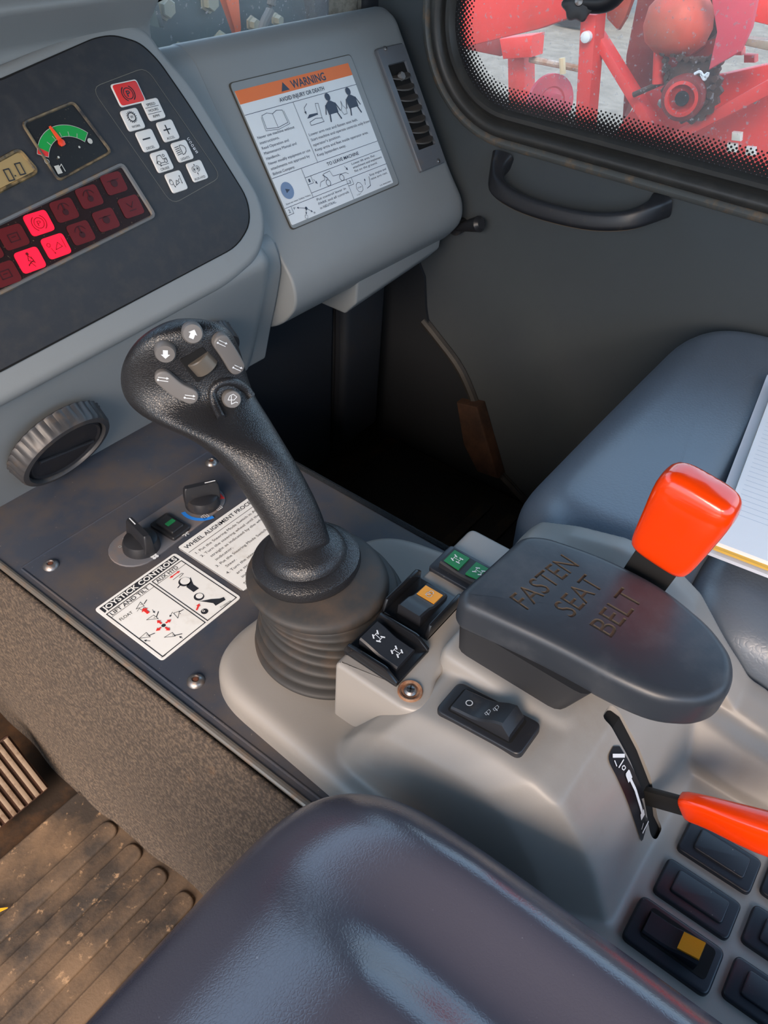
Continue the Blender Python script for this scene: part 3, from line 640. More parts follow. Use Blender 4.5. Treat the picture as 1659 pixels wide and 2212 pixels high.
# loader drawing
ln([(0.34, 0.815), (0.36, 0.785), (0.40, 0.78), (0.41, 0.735), (0.47, 0.73), (0.48, 0.775), (0.60, 0.785), (0.62, 0.80)], 0.0006)
for cx_ in (0.42, 0.55): ik.arc(D(cx_, 0.81), 0.0042, 0, 360, 0.0008, 12)
ik.arrow(D(0.31, 0.745), D(0.33, 0.79), 0.0006, 0.004, 0.004); ik.arrow(D(0.61, 0.735), D(0.63, 0.775), 0.0006, 0.004, 0.004); ln([(0.40, 0.74), (0.43, 0.78)], 0.0012)
# lever diagram, stop sign, arm rest
ik.disc(D(0.16, 0.925), 0.0022, 8); ik.arrow(D(0.16, 0.925), D(0.09, 0.895), 0.0006, 0.003, 0.003); ik.arrow(D(0.16, 0.925), D(0.14, 0.968), 0.0006, 0.003, 0.003); ik.arrow(D(0.16, 0.925), D(0.20, 0.968), 0.0006, 0.003, 0.003); tx('F', 0.065, 0.90, 0.08, 0.014); tx('R', 0.205, 0.985, 0.22, 0.014); ik.arc(D(0.135, 0.983), 0.0026, 0, 360, 0.0004, 10)
ik.arc(D(0.67, 0.93), 0.0068, 0, 360, 0.0006, 8); tx('STOP', 0.65, 0.936, 0.69, 0.010); ln([(0.735, 0.96), (0.775, 0.95), (0.79, 0.88)], 0.0008); ik.arrow(D(0.73, 0.93), D(0.745, 0.88), 0.0006, 0.003, 0.003)
tx('C 2014', 0.62, 0.985, 0.66, 0.010); tx('US 8082084', 0.86, 0.985, 0.98, 0.010)
ik.obj('printing', INKB, wdc)
ik = Ink(B2, 0.0004); ik.disc(D(0.075, 0.755), 0.0108, 24); ik.obj('play_disc', mat('play_blue', (118, 142, 176), 0.5), wdc)
ik = Ink(B2, 0.0007); ik.poly([D(0.062, 0.738), D(0.062, 0.772), D(0.096, 0.755)]); ik.obj('play_triangle', INKB, wdc)
# --- slotted air vent at the right of the housing
av = empty('air_vent', B1.p((885, 230)), 'tall slotted black air vent at the right end of the dash', 'air vent')
AV = [(798, 117), (854, 92), (968, 346), (918, 371)]
au = [B1.uv(q) for q in AV]; ax0 = (au[0][0] + au[3][0]) / 2; ax1 = (au[1][0] + au[2][0]) / 2; ay1 = (au[0][1] + au[1][1]) / 2; ay0 = (au[2][1] + au[3][1]) / 2
FRM = mat('vent_frame', (98, 102, 108), 0.4, dust=((130, 106, 84), 30, 0.55, 0.75, 0.5))
VB = mat('vent_black', (70, 66, 62), 0.45, dust=((120, 100, 80), 50, 0.5, 0.75, 0.5))
ox0, ox1, oy0, oy1 = ax0 + 0.012, ax1 - 0.010, ay0 + 0.030, ay1 - 0.024
bm = bmesh.new()
def rr2(x0, y0, x1, y1, r, h, pl): return [pl.w(p.x, p.y, h) for p in rnd([V((x0, y0, 0)), V((x1, y0, 0)), V((x1, y1, 0)), V((x0, y1, 0))], r, 4)]
loft_bm(bm, [rr2(ax0, ay0, ax1, ay1, 0.004, -0.002, B1), rr2(ax0, ay0, ax1, ay1, 0.004, 0.0030, B1), rr2(ax0 + .0014, ay0 + .0014, ax1 - .0014, ay1 - .0014, 0.004, 0.0046, B1), rr2(ox0, oy0, ox1, oy1, 0.002, 0.0046, B1), rr2(ox0 + .001, oy0 + .001, ox1 - .001, oy1 - .001, 0.002, -0.0005, B1)], caps=False)
fin('vent_frame', bm, FRM, av)
prism('vent_dark_sheet', rr2(ox0 - .001, oy0 - .001, ox1 + .001, oy1 + .001, 0.001, 0, B1), dn, 0.0, 0.0012, VOID, av)  # flat black sheet behind the louvres, painting the dark of an uncut cavity
nl = 7
for i in range(nl):
    v = oy1 - 0.020 - (oy1 - oy0 - 0.030) * i / (nl - 1) * 1.0
    rings = []
    for k in range(9):
        t = k / 8; u = ox0 + (ox1 - ox0) * t; hgt = 0.004 + 0.0075 * math.sin(math.pi * t)
        sn = math.sin(math.pi * t) ** 0.7; rings.append([B1.w(u, v + 0.0052, 0.001), B1.w(u, v + 0.0015 - 0.0055 * sn, 0.0045 + 0.0065 * sn), B1.w(u, v - 0.0000 - 0.0062 * sn, 0.0042 + 0.0060 * sn), B1.w(u, v + 0.0036, 0.001)])
    lv = fin('louvre', loft_bm(bmesh.new(), rings), VB, av)

tb = B1.w((ox0 + ox1) / 2 - 0.006, oy1 - 0.020, 0.006)
lathe('slider_tab', tb, dn, [(0.0, 0.0), (0.006, 0.0), (0.0055, 0.006), (0.0, 0.0065)], mat('tab_ribbed', (120, 120, 120), 0.5, bump=('noise', 900, 0.6, 0.001)), av, 6)
for q in ((827, 108), (942, 350)):
    c = B1.p(q) + dn * 0.0045
    s_ = lathe('screw', c, dn, [(0.0036, 0), (0.0034, 0.0012), (0.002, 0.0022), (0.0, 0.0024)], STEEL, av, 16)
    k = Ink(Pl(c + dn * 0.0024, (1, 0.3, 0), dv)); k.line([(-.0018, 0), (.0018, 0)], .0006); k.line([(0, -.0018), (0, .0018)], .0006); k.obj('cross_slot', VOID, s_)
# --- round knurled vents below the dash
def round_vent(c, n, r, label):
    n = V(n).normalized(); t = empty('round_air_vent', c, label, 'air vent', None)
    K = 34
    def kn(i, j): return 1.0 if j in (0, 4, 5, 6, 7, 8) else 1 - 0.035 * (0.5 + 0.5 * math.cos(2 * math.pi * i / 102 * K))
    lathe('knurled_ring', c, n, [(r * 0.96, -0.004), (r * 1.02, -0.002), (r, 0.0), (r * 0.97, 0.016), (r * 0.93, 0.019), (r * 0.83, 0.020), (r * 0.80, 0.017), (r * 0.79, 0.010), (r * 0.79, 0.0)], mat('vent_ring', (60, 60, 62), 0.42, dust=((120, 98, 74), 40, 0.55, 0.8, 0.5)), t, 102, kn)
    fl = lathe('vent_flap', V(c) + n * 0.003, n, [(r * 0.785, 0), (r * 0.785, 0.012), (r * 0.74, 0.0145), (r * 0.70, 0.0125), (0, 0.0135)], BLACK, t, 40)
    u, v = basis(n); d = (u * 0.25 + v).normalized()
    tube_bm(bm2 := bmesh.new(), [V(c) + n * 0.0175 + d * (r * 0.62 * k) for k in (-1, -0.5, 0, 0.5, 1)], 0.0022, 8); fin('flap_rib', bm2, BLACK, fl)
    return t
vc = yP((122, 950), 0.672); round_vent(vc, (0.0, -0.88, -0.47), 0.058, 'large round knurled air vent below the instruments, left of the joystick')
vc = yP((424, 768), 0.668); round_vent(vc, (0.0, -0.88, -0.47), 0.056, 'round knurled air vent mostly hidden behind the joystick head')
# --- grab handle on the door
gh = empty('grab_handle', (WX, 0.47, 0.17), 'black moulded grab handle on the right door below the window', 'handle')
hp = [V((WX, 0.606, 0.196)), V((WX - 0.022, 0.602, 0.180)), V((WX - 0.042, 0.585, 0.168)), V((WX - 0.050, 0.54, 0.160)), V((WX - 0.052, 0.48, 0.160)), V((WX - 0.050, 0.42, 0.166)), V((WX - 0.042, 0.375, 0.178)), V((WX - 0.022, 0.352, 0.190)), V((WX, 0.346, 0.196))]
rings = []; sp_ = smoothpath(hp, 4)
for i, p in enumerate(sp_):
    d = (sp_[min(i + 1, len(sp_) - 1)] - sp_[max(i - 1, 0)]).normalized(); zz = V((0.25, 0, 1)); zz = (zz - d * zz.dot(d)).normalized(); oo = d.cross(zz)
    k = abs(i / (len(sp_) - 1) - 0.5) * 2; hz = 0.0125 + 0.005 * k ** 3; ho = 0.008 + 0.010 * k ** 4
    rings.append([p + zz * (hz * abs(math.cos(a)) ** 0.6 * math.copysign(1, math.cos(a))) + oo * (ho * abs(math.sin(a)) ** 0.6 * math.copysign(1, math.sin(a))) for a in [2 * math.pi * j / 20 for j in range(20)]])
hb = fin('handle_bar', loft_bm(bmesh.new(), rings), BLACK, gh, angle=50)
bm = bmesh.new(); k0 = len(rings)
tube_bm(bm, [r[1] * 0 + (rings[i][9] + rings[i][10]) / 2 for i, r in enumerate(rings)][3:-3], 0.0006, 5)
fin('seam_line', bm, mat('seam_tan', (120, 100, 78), 0.6), gh)
# --- latch knob on the door glass, small lever in the corner
lk = empty('window_latch', xP((1252, 8), WX - 0.02), 'black lobed latch knob on the door window', 'latch')
lc = xP((1252, 4), WX - 0.03)
lathe('latch_knob', lc, (-0.9, -0.3, 0.2), [(0.016, -0.012), (0.020, -0.009), (0.0215, 0.0), (0.020, 0.006), (0.012, 0.008), (0.0, 0.008)], BLACK, lk, 48, lambda i, j: 1 + 0.09 * math.cos(2 * math.pi * i / 48 * 7))
lathe('latch_screw', lc + V((-0.9, -0.3, 0.2)).normalized() * 0.008, (-0.9, -0.3, 0.2), [(0.006, 0), (0.005, 0.002), (0, 0.003)], STEEL, lk, 16)
tube_bm(bm := bmesh.new(), smoothpath([lc + V((0.005, 0, 0)), lc + V((0.01, -0.03, 0.004)), lc + V((0.012, -0.045, 0.02)), lc + V((0.012, -0.05, 0.05))], 4), 0.013, 12); fin('latch_arm', bm, BLACK, lk)
dl = empty('door_lever', (1.14, 0.68, 0.10), 'small dark lever on the door beside the dash end', 'lever')
a = xP((985, 492), 1.13); b = xP((1035, 484), 1.12)
tube_bm(bm := bmesh.new(), [a, a.lerp(b, 0.5), b, b + (b - a) * 0.1], [0.006, 0.009, 0.013, 0.008], 12, None); fin('lever_paddle', bm, BLACK, dl)
lathe('lever_pivot', a, (-1, 0, 0), [(0.012, -0.02), (0.012, 0.004), (0, 0.006)], BLACK, dl, 20)
# --- passenger footwell
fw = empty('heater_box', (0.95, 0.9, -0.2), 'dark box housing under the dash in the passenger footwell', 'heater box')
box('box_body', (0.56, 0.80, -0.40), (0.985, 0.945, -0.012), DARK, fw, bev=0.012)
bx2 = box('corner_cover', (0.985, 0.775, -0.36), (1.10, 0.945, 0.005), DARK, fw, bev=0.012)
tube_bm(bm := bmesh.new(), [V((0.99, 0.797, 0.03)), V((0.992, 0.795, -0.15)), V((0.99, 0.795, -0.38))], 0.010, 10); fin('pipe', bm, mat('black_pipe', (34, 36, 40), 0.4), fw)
pt = [xP(q, WX) for q in ((918, 690), (950, 730), (1000, 800), (1040, 900), (1070, 1000), (1100, 1040), (1160, 1105))]
tube_bm(bm := bmesh.new(), smoothpath([p + V((-0.004, 0, 0)) for p in pt], 4), 0.009, 8); o = fin('door_seal', bm, RUB); tag(o, 'curved rubber door seal edging the passenger footwell', 'seal')
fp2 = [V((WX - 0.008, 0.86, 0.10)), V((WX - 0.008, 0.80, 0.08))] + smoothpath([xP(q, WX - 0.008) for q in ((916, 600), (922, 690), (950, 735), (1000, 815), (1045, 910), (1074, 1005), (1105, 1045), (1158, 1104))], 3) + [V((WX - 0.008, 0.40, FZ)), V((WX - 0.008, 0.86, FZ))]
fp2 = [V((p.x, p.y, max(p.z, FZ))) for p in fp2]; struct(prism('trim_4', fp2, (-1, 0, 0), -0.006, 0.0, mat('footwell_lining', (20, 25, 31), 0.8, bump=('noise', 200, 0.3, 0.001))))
bm = bmesh.new(); a = [xP(q, WX - 0.03) for q in ((985, 870), (1030, 880), (1062, 990), (1075, 1035), (1030, 1020), (1000, 960))]
prism_bm(bm, a, (-1, 0, 0), -0.028, 0.0, 0.004); o = fin('footwell_trim', bm, mat('muddy_brown_trim', (78, 52, 36), 0.8, dust=((40, 32, 28), 12, 0.4, 0.6, 0.8))); tag(o, 'mud stained brown trim strip at the footwell corner', 'trim')
pm = empty('passenger_floor_mat', (0.85, 0.55, FZ), 'dark ribbed rubber mat in the passenger footwell', 'floor mat')
box('mat_sheet', (0.60, 0.12, FZ), (1.13, 0.74, FZ + 0.012), mat('passenger_mat', (40, 36, 34), 0.6, dust=((84, 66, 48), 12, 0.5, 0.75, 0.6)), pm, bev=0.004)
bm = bmesh.new()
for i in range(6): box_bm(bm, (0.70, 0.20 + i * 0.055, FZ + 0.010), (1.08, 0.222 + i * 0.055, FZ + 0.018), 0.003, 2)
fin('mat_ribs', bm, mat('mat_ribs', (52, 46, 40), 0.6, dust=((110, 88, 60), 14, 0.5, 0.7, 0.6)), pm)
# ================================================================ CENTRE CONSOLE
con = empty('centre_console', (0.4, 0.45, 0), 'dark painted metal console plate between the two footwells', 'console')
pp = [V((0.236, 0.10, 0)), V((0.548, 0.10, 0)), V((0.553, 0.52, 0)), V((0.553, 0.70, 0)), V((0.236, 0.70, 0))]
prism('plate', pp, (0, 0, 1), -0.004, 0.0, PLATE, con, smooth=False)
# raised lip running along the driver side, line across the plate, edge strips
tube_bm(bm := bmesh.new(), [V((0.2365, 0.70, -0.001)), V((0.2365, 0.10, -0.001))], 0.0035, 10, 0.0035); fin('edge_trim', bm, mat('edge_metal', (122, 118, 112), 0.35, metal=0.5, dust=((140, 108, 78), 60, 0.5, 0.7, 0.7)), con)
tube_bm(bm := bmesh.new(), [V((0.246, 0.60, 0.0)), V((0.246, 0.10, 0.0))], 0.0012, 8); tube_bm(bm, [V((0.246, 0.602, 0)), V((0.55, 0.602, 0))], 0.0009, 8); fin('plate_crease', bm, PLATE, con)
for q, r in (((110, 1222), 0.0082), ((423, 1472), 0.0082), ((457, 1000), 0.0075)):
    c = zP(q, 0.0); s_ = lathe('bolt', c, (0, 0, 1), [(r, 0), (r * 0.95, 0.0012), (r * 0.72, 0.0034), (r * 0.45, 0.0044), (r * 0.38, 0.0030), (0, 0.0026)], STEEL, con, 28)
    lathe('hex_recess', c + V((0, 0, 0.0031)), (0, 0, 1), [(r * 0.36, 0), (r * 0.30, 0.0004), (0, 0.0004)], mat('bolt_rust', (92, 52, 34), 0.9), s_, 6)
# carpeted sides of the console
bm = bmesh.new(); nx, ny = 60, 34; gv = []
for i in range(nx + 1):
    y = 0.12 + (0.86 - 0.12) * i / nx; row = []
    for j in range(ny + 1):
        t = j / ny; z = -0.006 + (FZ + 0.002) * t
        x = 0.2335 - 0.002 - 0.018 * math.sin(math.pi * min(1, t * 1.1)) * (0.7 + 0.3 * math.sin(y * 9)) - 0.012 * max(0, t - 0.75) * 4 * (0.5 + 0.5 * math.sin(y * 14))
        x += 0.0015 * math.sin(y * 60 + t * 9) * t
        row.append(bm.verts.new((x, y, z)))
    gv.append(row)
for i in range(nx):
    for j in range(ny): bm.faces.new((gv[i][j], gv[i + 1][j], gv[i + 1][j + 1], gv[i][j + 1]))
o = fin('carpet', bm, CARPET, con); sm = o.modifiers.new('s', 'SOLIDIFY'); sm.thickness = 0.006; sm.offset = 0
tube_bm(bm := bmesh.new(), [V((0.555, 0.72, -0.004)), V((0.554, 0.50, -0.003)), V((0.552, 0.20, -0.003))], 0.0055, 8); box_bm(bm, (0.546, 0.05, FZ), (0.556, 0.80, -0.003)); fin('carpet_edge', bm, mat('dark_carpet', (34, 38, 42), 0.98, bump=('noise', 700, 1.0, 0.004)), con)
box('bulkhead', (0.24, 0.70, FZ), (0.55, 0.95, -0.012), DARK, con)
# --- driver footwell
fm = empty('driver_floor_mat', (-0.1, 0.4, FZ), 'muddy tan rubber floor mat with long grooves in front of the seat', 'floor mat')
prism('mat_sheet', rnd([V((-0.60, 0.10, 0)), V((0.236, 0.10, 0)), V((0.240, 0.60, 0)), V((-0.6, 0.60, 0))], [0, 0.0, 0.03, 0], 6), (0, 0, 1), FZ, FZ + 0.014, MATF, fm, bev=0.004)
bm = bmesh.new()
for i in range(5):
    y = 0.525 - i * 0.047
    pts = rnd([V((-0.55, y - 0.013, 0)), V((0.218, y - 0.013, 0)), V((0.218, y + 0.013, 0)), V((-0.55, y + 0.013, 0))], 0.013, 5)
    prism_bm(bm, pts, (0, 0, 1), FZ + 0.012, FZ + 0.019, 0.003)
fin('raised_ribs', bm, MATF, fm)
pd = empty('pedal', (0.10, 0.64, FZ + 0.08), 'ribbed metal foot pedal at the far left above the mat', 'pedal')
PP = Pl((0.10, 0.66, -0.36), (1, 0.0, 0), (0, 0.72, 0.69))
pq = [PP.uv(q) for q in ((20, 1582), (98, 1697), (18, 1790), (-60, 1700))]
u1 = max(p[0] for p in pq); v0, v1 = min(p[1] for p in pq), max(p[1] for p in pq)
u1 = PP.uv((60, 1640))[0]; v1 = PP.uv((10, 1592))[1]; v0 = PP.uv((55, 1745))[1]; u0 = u1 - 0.09
prism('pedal_pad', rnd([PP.w(*p) for p in ((u0, v0), (u1, v0), (u1, v1), (u0, v1))], 0.004, 3), PP.n, -0.006, 0, RUST, pd, bev=0.001)
bm = bmesh.new()
for i in range(8):
    u = u0 + 0.006 + (u1 - u0 - 0.012) * i / 7
    prism_bm(bm, [PP.w(u - 0.0028, v0 + .002), PP.w(u + 0.0028, v0 + .002), PP.w(u + 0.0028, v1 - .002), PP.w(u - 0.0028, v1 - .002)], PP.n, 0, 0.004, 0.001, 2)
fin('pedal_ribs', bm, mat('pedal_rib', (140, 124, 108), 0.5, dust=((90, 66, 46), 60, 0.5, 0.65, 0.7)), pd)
tube_bm(bm := bmesh.new(), [PP.w((u0 + u1) / 2, (v0 + v1) / 2, -0.006), V((0.05, 0.78, -0.30)), V((0.05, 0.90, -0.18))], 0.010, 10); fin('pedal_arm', bm, BLKM, pd)
o = zP((4, 1962), FZ + 0.021); bm = bmesh.new(); prism_bm(bm, rnd([o + V(p) for p in ((-0.02, 0.012, 0), (-0.004, 0.004, 0), (0.006, -0.006, 0), (-0.008, -0.001, 0.001), (-0.02, 0.002, 0))], 0.003), (0, 0, 1), 0, 0.001)
tag(fin('leaf', bm, mat('yellow_leaf', (240, 178, 40), 0.6)), 'small yellow leaf fragment lying on the muddy floor mat', 'leaf')
# --- heater controls on the plate
ZP = Pl((0.4, 0.5, 0.0), (1, 0, 0), (0, 1, 0))
hc = empty('heater_control_panel', zP((375, 1140), 0), 'grey heater control strip with two black knobs on the console plate', 'heater controls')
a = ZP.p((292, 1185)); b = ZP.p((438, 1083)); d = (b - a).normalized(); sdv = V((0, 0, 1)).cross(d); ln_ = (b - a).length
pts = []
for i in range(13): t = math.radians(90 + 15 * i); pts.append(a + d * math.cos(t) * 0.027 + sdv * math.sin(t) * 0.027)
for i in range(13): t = math.radians(-90 + 15 * i); pts.append(b + d * math.cos(t) * 0.025 + sdv * math.sin(t) * 0.025)
prism('strip', pts, (0, 0, 1), 0, 0.0016, mat('strip_grey', (96, 98, 104), 0.55, dust=((140, 110, 86), 30, 0.48, 0.72, 0.6)), hc, bev=0.0006)
def knob(c, r, ang, tall):
    k = lathe('knob', c, (0, 0, 1), [(r, 0.0), (r * 0.98, 0.006), (r * 0.88, 0.011), (r * 0.55, 0.014), (0, 0.0145)], BLACK, hc, 36)
    dx = V((math.cos(ang), math.sin(ang), 0)); sx = V((-dx.y, dx.x, 0)); rings = []
    for z, l, w in ((0.006, r * 1.0, 0.0062), (0.014, r * 1.02, 0.0050), (tall - 0.003, r * 0.98, 0.0040), (tall, r * 0.9, 0.0030)):
        rings.append(rnd([c + V((0, 0, z)) + dx * l * s1 + sx * w * s2 for s1, s2 in ((-1, -1), (1, -1), (1, 1), (-1, 1))], 0.002, 3))
    g_ = fin('knob_grip', loft_bm(bmesh.new(), rings), BLACK, k, angle=40)
    bm = bmesh.new(); box_bm(bm, (-0.5, -0.5, 0), (0.5, 0.5, 1))
    for v in bm.verts:
        q = v.co.copy(); v.co = c + dx * (r * 0.55 + q.x * r * 0.6) + sx * q.y * 0.0010 + V((0, 0, tall - 0.0004 + q.z * 0.0008))
    fin('pointer_mark', bm, LITE, k)
knob(ZP.up(0.0016).p((306, 1180)), 0.0195, math.radians(80), 0.028)
knob(ZP.up(0.0016).p((438, 1087)), 0.0195, math.radians(-28), 0.028)
c = ZP.up(0.0016).p((368, 1140)); ax2 = V((0.22, -0.97, 0)).normalized()
ax2 = (ZP.p((405, 1152)) - ZP.p((335, 1110))).normalized(); ay2 = V((0, 0, 1)).cross(ax2)
def onax(c, l, w): return [c + ax2 * l * s1 + ay2 * w * s2 for s1, s2 in ((-1, -1), (1, -1), (1, 1), (-1, 1))]
hs_ = prism('fan_switch', rnd(onax(c, 0.0185, 0.0125), 0.003), (0, 0, 1), 0, 0.004, BLACK, hc, bev=0.0015)
prism('switch_rocker', rnd(onax(c, 0.013, 0.0085), 0.002), (0, 0, 1), 0.003, 0.0068, BLACK, hs_, bev=0.0012)
prism('green_light', rnd(onax(c + ay2 * 0.001, 0.0028, 0.0055), 0.0008), (0, 0, 1), 0.0066, 0.0074, GREENS, hs_)
Z1 = ZP.up(0.0016)
ik = Ink(Z1, 0.0002); cb = Z1.uv((438, 1092)); ik.poly([(cb[0] + 0.0255 * math.cos(math.radians(a)), cb[1] + 0.0255 * math.sin(math.radians(a))) for a in range(160, 261, 8)] + [(cb[0] + 0.021 * math.cos(math.radians(a)), cb[1] + 0.021 * math.sin(math.radians(a))) for a in range(256, 159, -8)]); ik.obj('cold_arc', BLUEI, hc)
ik = Ink(Z1, 0.0002); ik.poly([(cb[0] + r * math.cos(math.radians(a)), cb[1] + r * math.sin(math.radians(a))) for r, a in ((0.0200, -18), (0.0262, -22), (0.0268, -2), (0.0262, 14), (0.0200, 12))]); ik.obj('hot_arc', REDI, hc)
for q in ((443, 1116), (472, 1097)):
    ik = Ink(Z1, 0.0002); ik.at(q, 0.001); ik.line([(-3.5, -3), (3.5, -3), (3.5, 3), (-3.5, 3)], 0.0006, True); ik.line([(-1.2, -2), (-1.2, 2)], 0.0006); ik.line([(1.2, -2), (1.2, 2)], 0.0006); ik.obj('vent_symbol', LITE, hc)
ik = Ink(Z1, 0.0002); ik.at((400, 1153), 0.001)
for i in range(3): t = math.radians(60 * i); ik.line([(-4 * math.cos(t), -4 * math.sin(t)), (4 * math.cos(t), 4 * math.sin(t))], 0.0010)
ik.obj('snowflake_symbol', LITE, hc); ik = Ink(Z1, 0.0002); ik.at((334, 1202), 0.001)
for i in range(4): t = math.radians(90 * i + 45); ik.disc((2.4 * math.cos(t), 2.4 * math.sin(t)), 1.9, 10)
ik.obj('fan_symbol', LITE, hc)
for q, r in (((259, 1181), 1.4), ((268, 1164), 1.0), ((312, 1144), 1.6)): ik = Ink(Z1, 0.0002); ik.at(q, 0.001); ik.arc((0, 0), r, 0, 360, 0.0008, 10); ik.obj('speed_mark', LITE, hc)
# --- joystick decal and wheel alignment decal (laid on the plate)
jd = empty('joystick_decal', zP((365, 1315), 0), 'white joystick controls decal with red arrows, left of the rubber boot', 'decal')
jq = [ZP.uv(q) for q in ((208, 1314), (382, 1192), (515, 1293), (348, 1434))]
JX0 = (jq[0][0] + jq[3][0]) / 2; JX1 = (jq[1][0] + jq[2][0]) / 2; JY1 = (jq[0][1] + jq[1][1]) / 2; JY0 = (jq[2][1] + jq[3][1]) / 2
JW, JH = JX1 - JX0, JY1 - JY0; J = lambda u, v: (JX0 + u * JW, JY1 - v * JH)
prism('decal_sheet', rnd([ZP.w(*J(a, b)) for a, b in ((0, 1), (1, 1), (1, 0), (0, 0))], 0.004, 4), (0, 0, 1), 0, 0.0006, WHITE, jd, smooth=False)
Z2 = ZP.up(0.0006); ik = Ink(Z2, 0.0002)
ik.poly([J(.035, .118), J(.965, .118), J(.965, .03), J(.035, .03)])
def jl(pts, w=0.0009, c=False): ik.line([J(*p) for p in pts], w, c)
jl([(.035, .145), (.555, .145), (.555, .965), (.035, .965)], 0.0010, True); jl([(.585, .145), (.965, .145), (.965, .965), (.585, .965)], 0.0010, True)
jl([(.035, .215), (.555, .215)], .0005); jl([(.585, .215), (.965, .215)], .0005)
ik.text('LIFT AND TILT', J(.06, .203), J(.51, .203), 0.0046, 0.01); ik.text('AUX HYD', J(.61, .203), J(.88, .203), 0.0046, 0.01)
K = lambda x, y: Z2.uv((200 + x / 3.95, 1050 + y / 3.95))
def kl(pts, w=0.0005, c=False): ik.line([K(*p) for p in pts], w, c)
ik.text('FLOAT', K(243, 1152), K(347, 1083), 0.0036)
for tri, arm_ in ((((372, 1050), (408, 990), (440, 1025)), ((440, 1005), (462, 972))), (((460, 1143), (520, 1102), (560, 1132)), ((545, 1118), (562, 1072))), (((690, 1085), (742, 1068), (728, 1128)), ((738, 1075), (775, 1055))),
                  (((400, 1300), (458, 1250), (492, 1288)), ((478, 1278), (530, 1256))), (((612, 1292), (680, 1250), (706, 1282)), ((698, 1276), (762, 1262)))):
    kl(tri, .0005, True); kl(arm_, .0009); ik.disc(K(tri[1][0] + 6, tri[1][1] + 22), .0005, 6)
kl([(380, 1070), (398, 1045), (420, 1060), (440, 1035), (458, 1040)], .0004)
for a_, b_ in (((510, 1055), (532, 1085)), ((682, 1075), (658, 1120)), ((492, 1322), (436, 1318)), ((768, 1300), (738, 1282))): ik.arrow(K(*a_), K(*b_), .0005, .0026, .0026)
ik.disc(K(606, 1190), .0021, 14)
ik.poly([K(*p) for p in ((835, 778), (860, 840), (908, 874), (862, 906), (800, 862))]); ik.disc(K(785, 818), .0062, 18)
ik.poly([K(*p) for p in ((905, 985), (1010, 965), (1085, 960), (1120, 948), (1135, 972), (1050, 1022), (1030, 1000), (930, 985))]); ik.disc(K(908, 945), .0052, 16)
kl([(688, 800), (712, 782), (760, 745), (775, 748), (742, 782)], .0006); kl([(728, 868), (765, 825)], .0011)
ik.disc(K(955, 1070), .0036, 16); ik.text('7108877', K(592, 1470), K(640, 1432), .0016); ik.text('7108878', K(1095, 1042), K(1185, 985), .0018)
ik.obj('printing', INK, jd)
ik = Ink(Z2, 0.0005); ik.text('JOYSTICK CONTROLS', J(.05, .104), J(.95, .104), 0.0060, 0.03); ik.disc(K(790, 812), .0050, 16); ik.disc(K(912, 940), .0036, 12); ik.text('G', K(946, 1080), K(962, 1068), .003, .02); ik.obj('white_lettering', WHITE, jd)
for a_, b_, w_ in (((625, 1172), (670, 1142), .0018), ((588, 1178), (550, 1148), .0018), ((620, 1208), (660, 1236), .0018), ((584, 1210), (540, 1240), .0018), ((478, 1088), (428, 1048), .0030), ((702, 757), (658, 790), .0012), ((702, 757), (746, 726), .0012), ((888, 1062), (910, 1005), .0016)):
    k = Ink(Z2, 0.0006); k.arrow(K(*a_), K(*b_), w_, w_ * 2.6, .0034); k.obj('red_arrow', REDI, jd)
ad = empty('alignment_decal', zP((480, 1180), 0), 'white wheel alignment instruction decal partly behind the joystick', 'decal')
a0 = ZP.uv((382, 1186)); a1 = ZP.uv((548, 1072)); a2 = ZP.uv((522, 1288)); AYT = a0[1] + 0.001; AX0 = a0[0] + 0.0015; AH = AYT - JY0 - 0.004; AW = 0.131
A = lambda u, v: (AX0 + u * AW, AYT - v * AH)
prism('decal_sheet', rnd([ZP.w(*A(a, b)) for a, b in ((0, 1), (1, 1), (1, 0), (0, 0))], 0.004, 4), (0, 0, 1), 0, 0.0006, WHITE, ad, smooth=False)
ik = Ink(Z2, 0.0002); ik.text('WHEEL ALIGNMENT PROCEDURE', A(.035, .10), A(.93, .10), .0052, 0.012)
ik.line([A(0.02, .155), A(.98, .155)], .0006); ik.line([A(0.0, 0.0), A(1, 0), A(1, 1), A(0, 1)], .0005, True)
for i, (t, ind) in enumerate((('1. Put the Steering Mode Switch in All Wheel Steer.', 0), ('2. Turn the steering wheel until the front wheels are', 0), ('straight as indicated by the wheel position', 1), ('indicator.', 1), ('3. Put the Steering Mode Switch in Front Wheel', 0), ('Steer.', 1), ('4. Turn the steering wheel until the rear wheels', 0), ('are straight as indicated by the wheel position', 1), ('indicator.', 1))):
    ik.text(t, A(.05 + ind * .05, .235 + i * .078), A(.05 + ind * .05 + len(t) * .0185, .235 + i * .078), .0034)
ik.text('SEE OPERATION MANUAL', A(.06, .95), A(.60, .95), .0036)
ik.obj('printing', INK, ad)
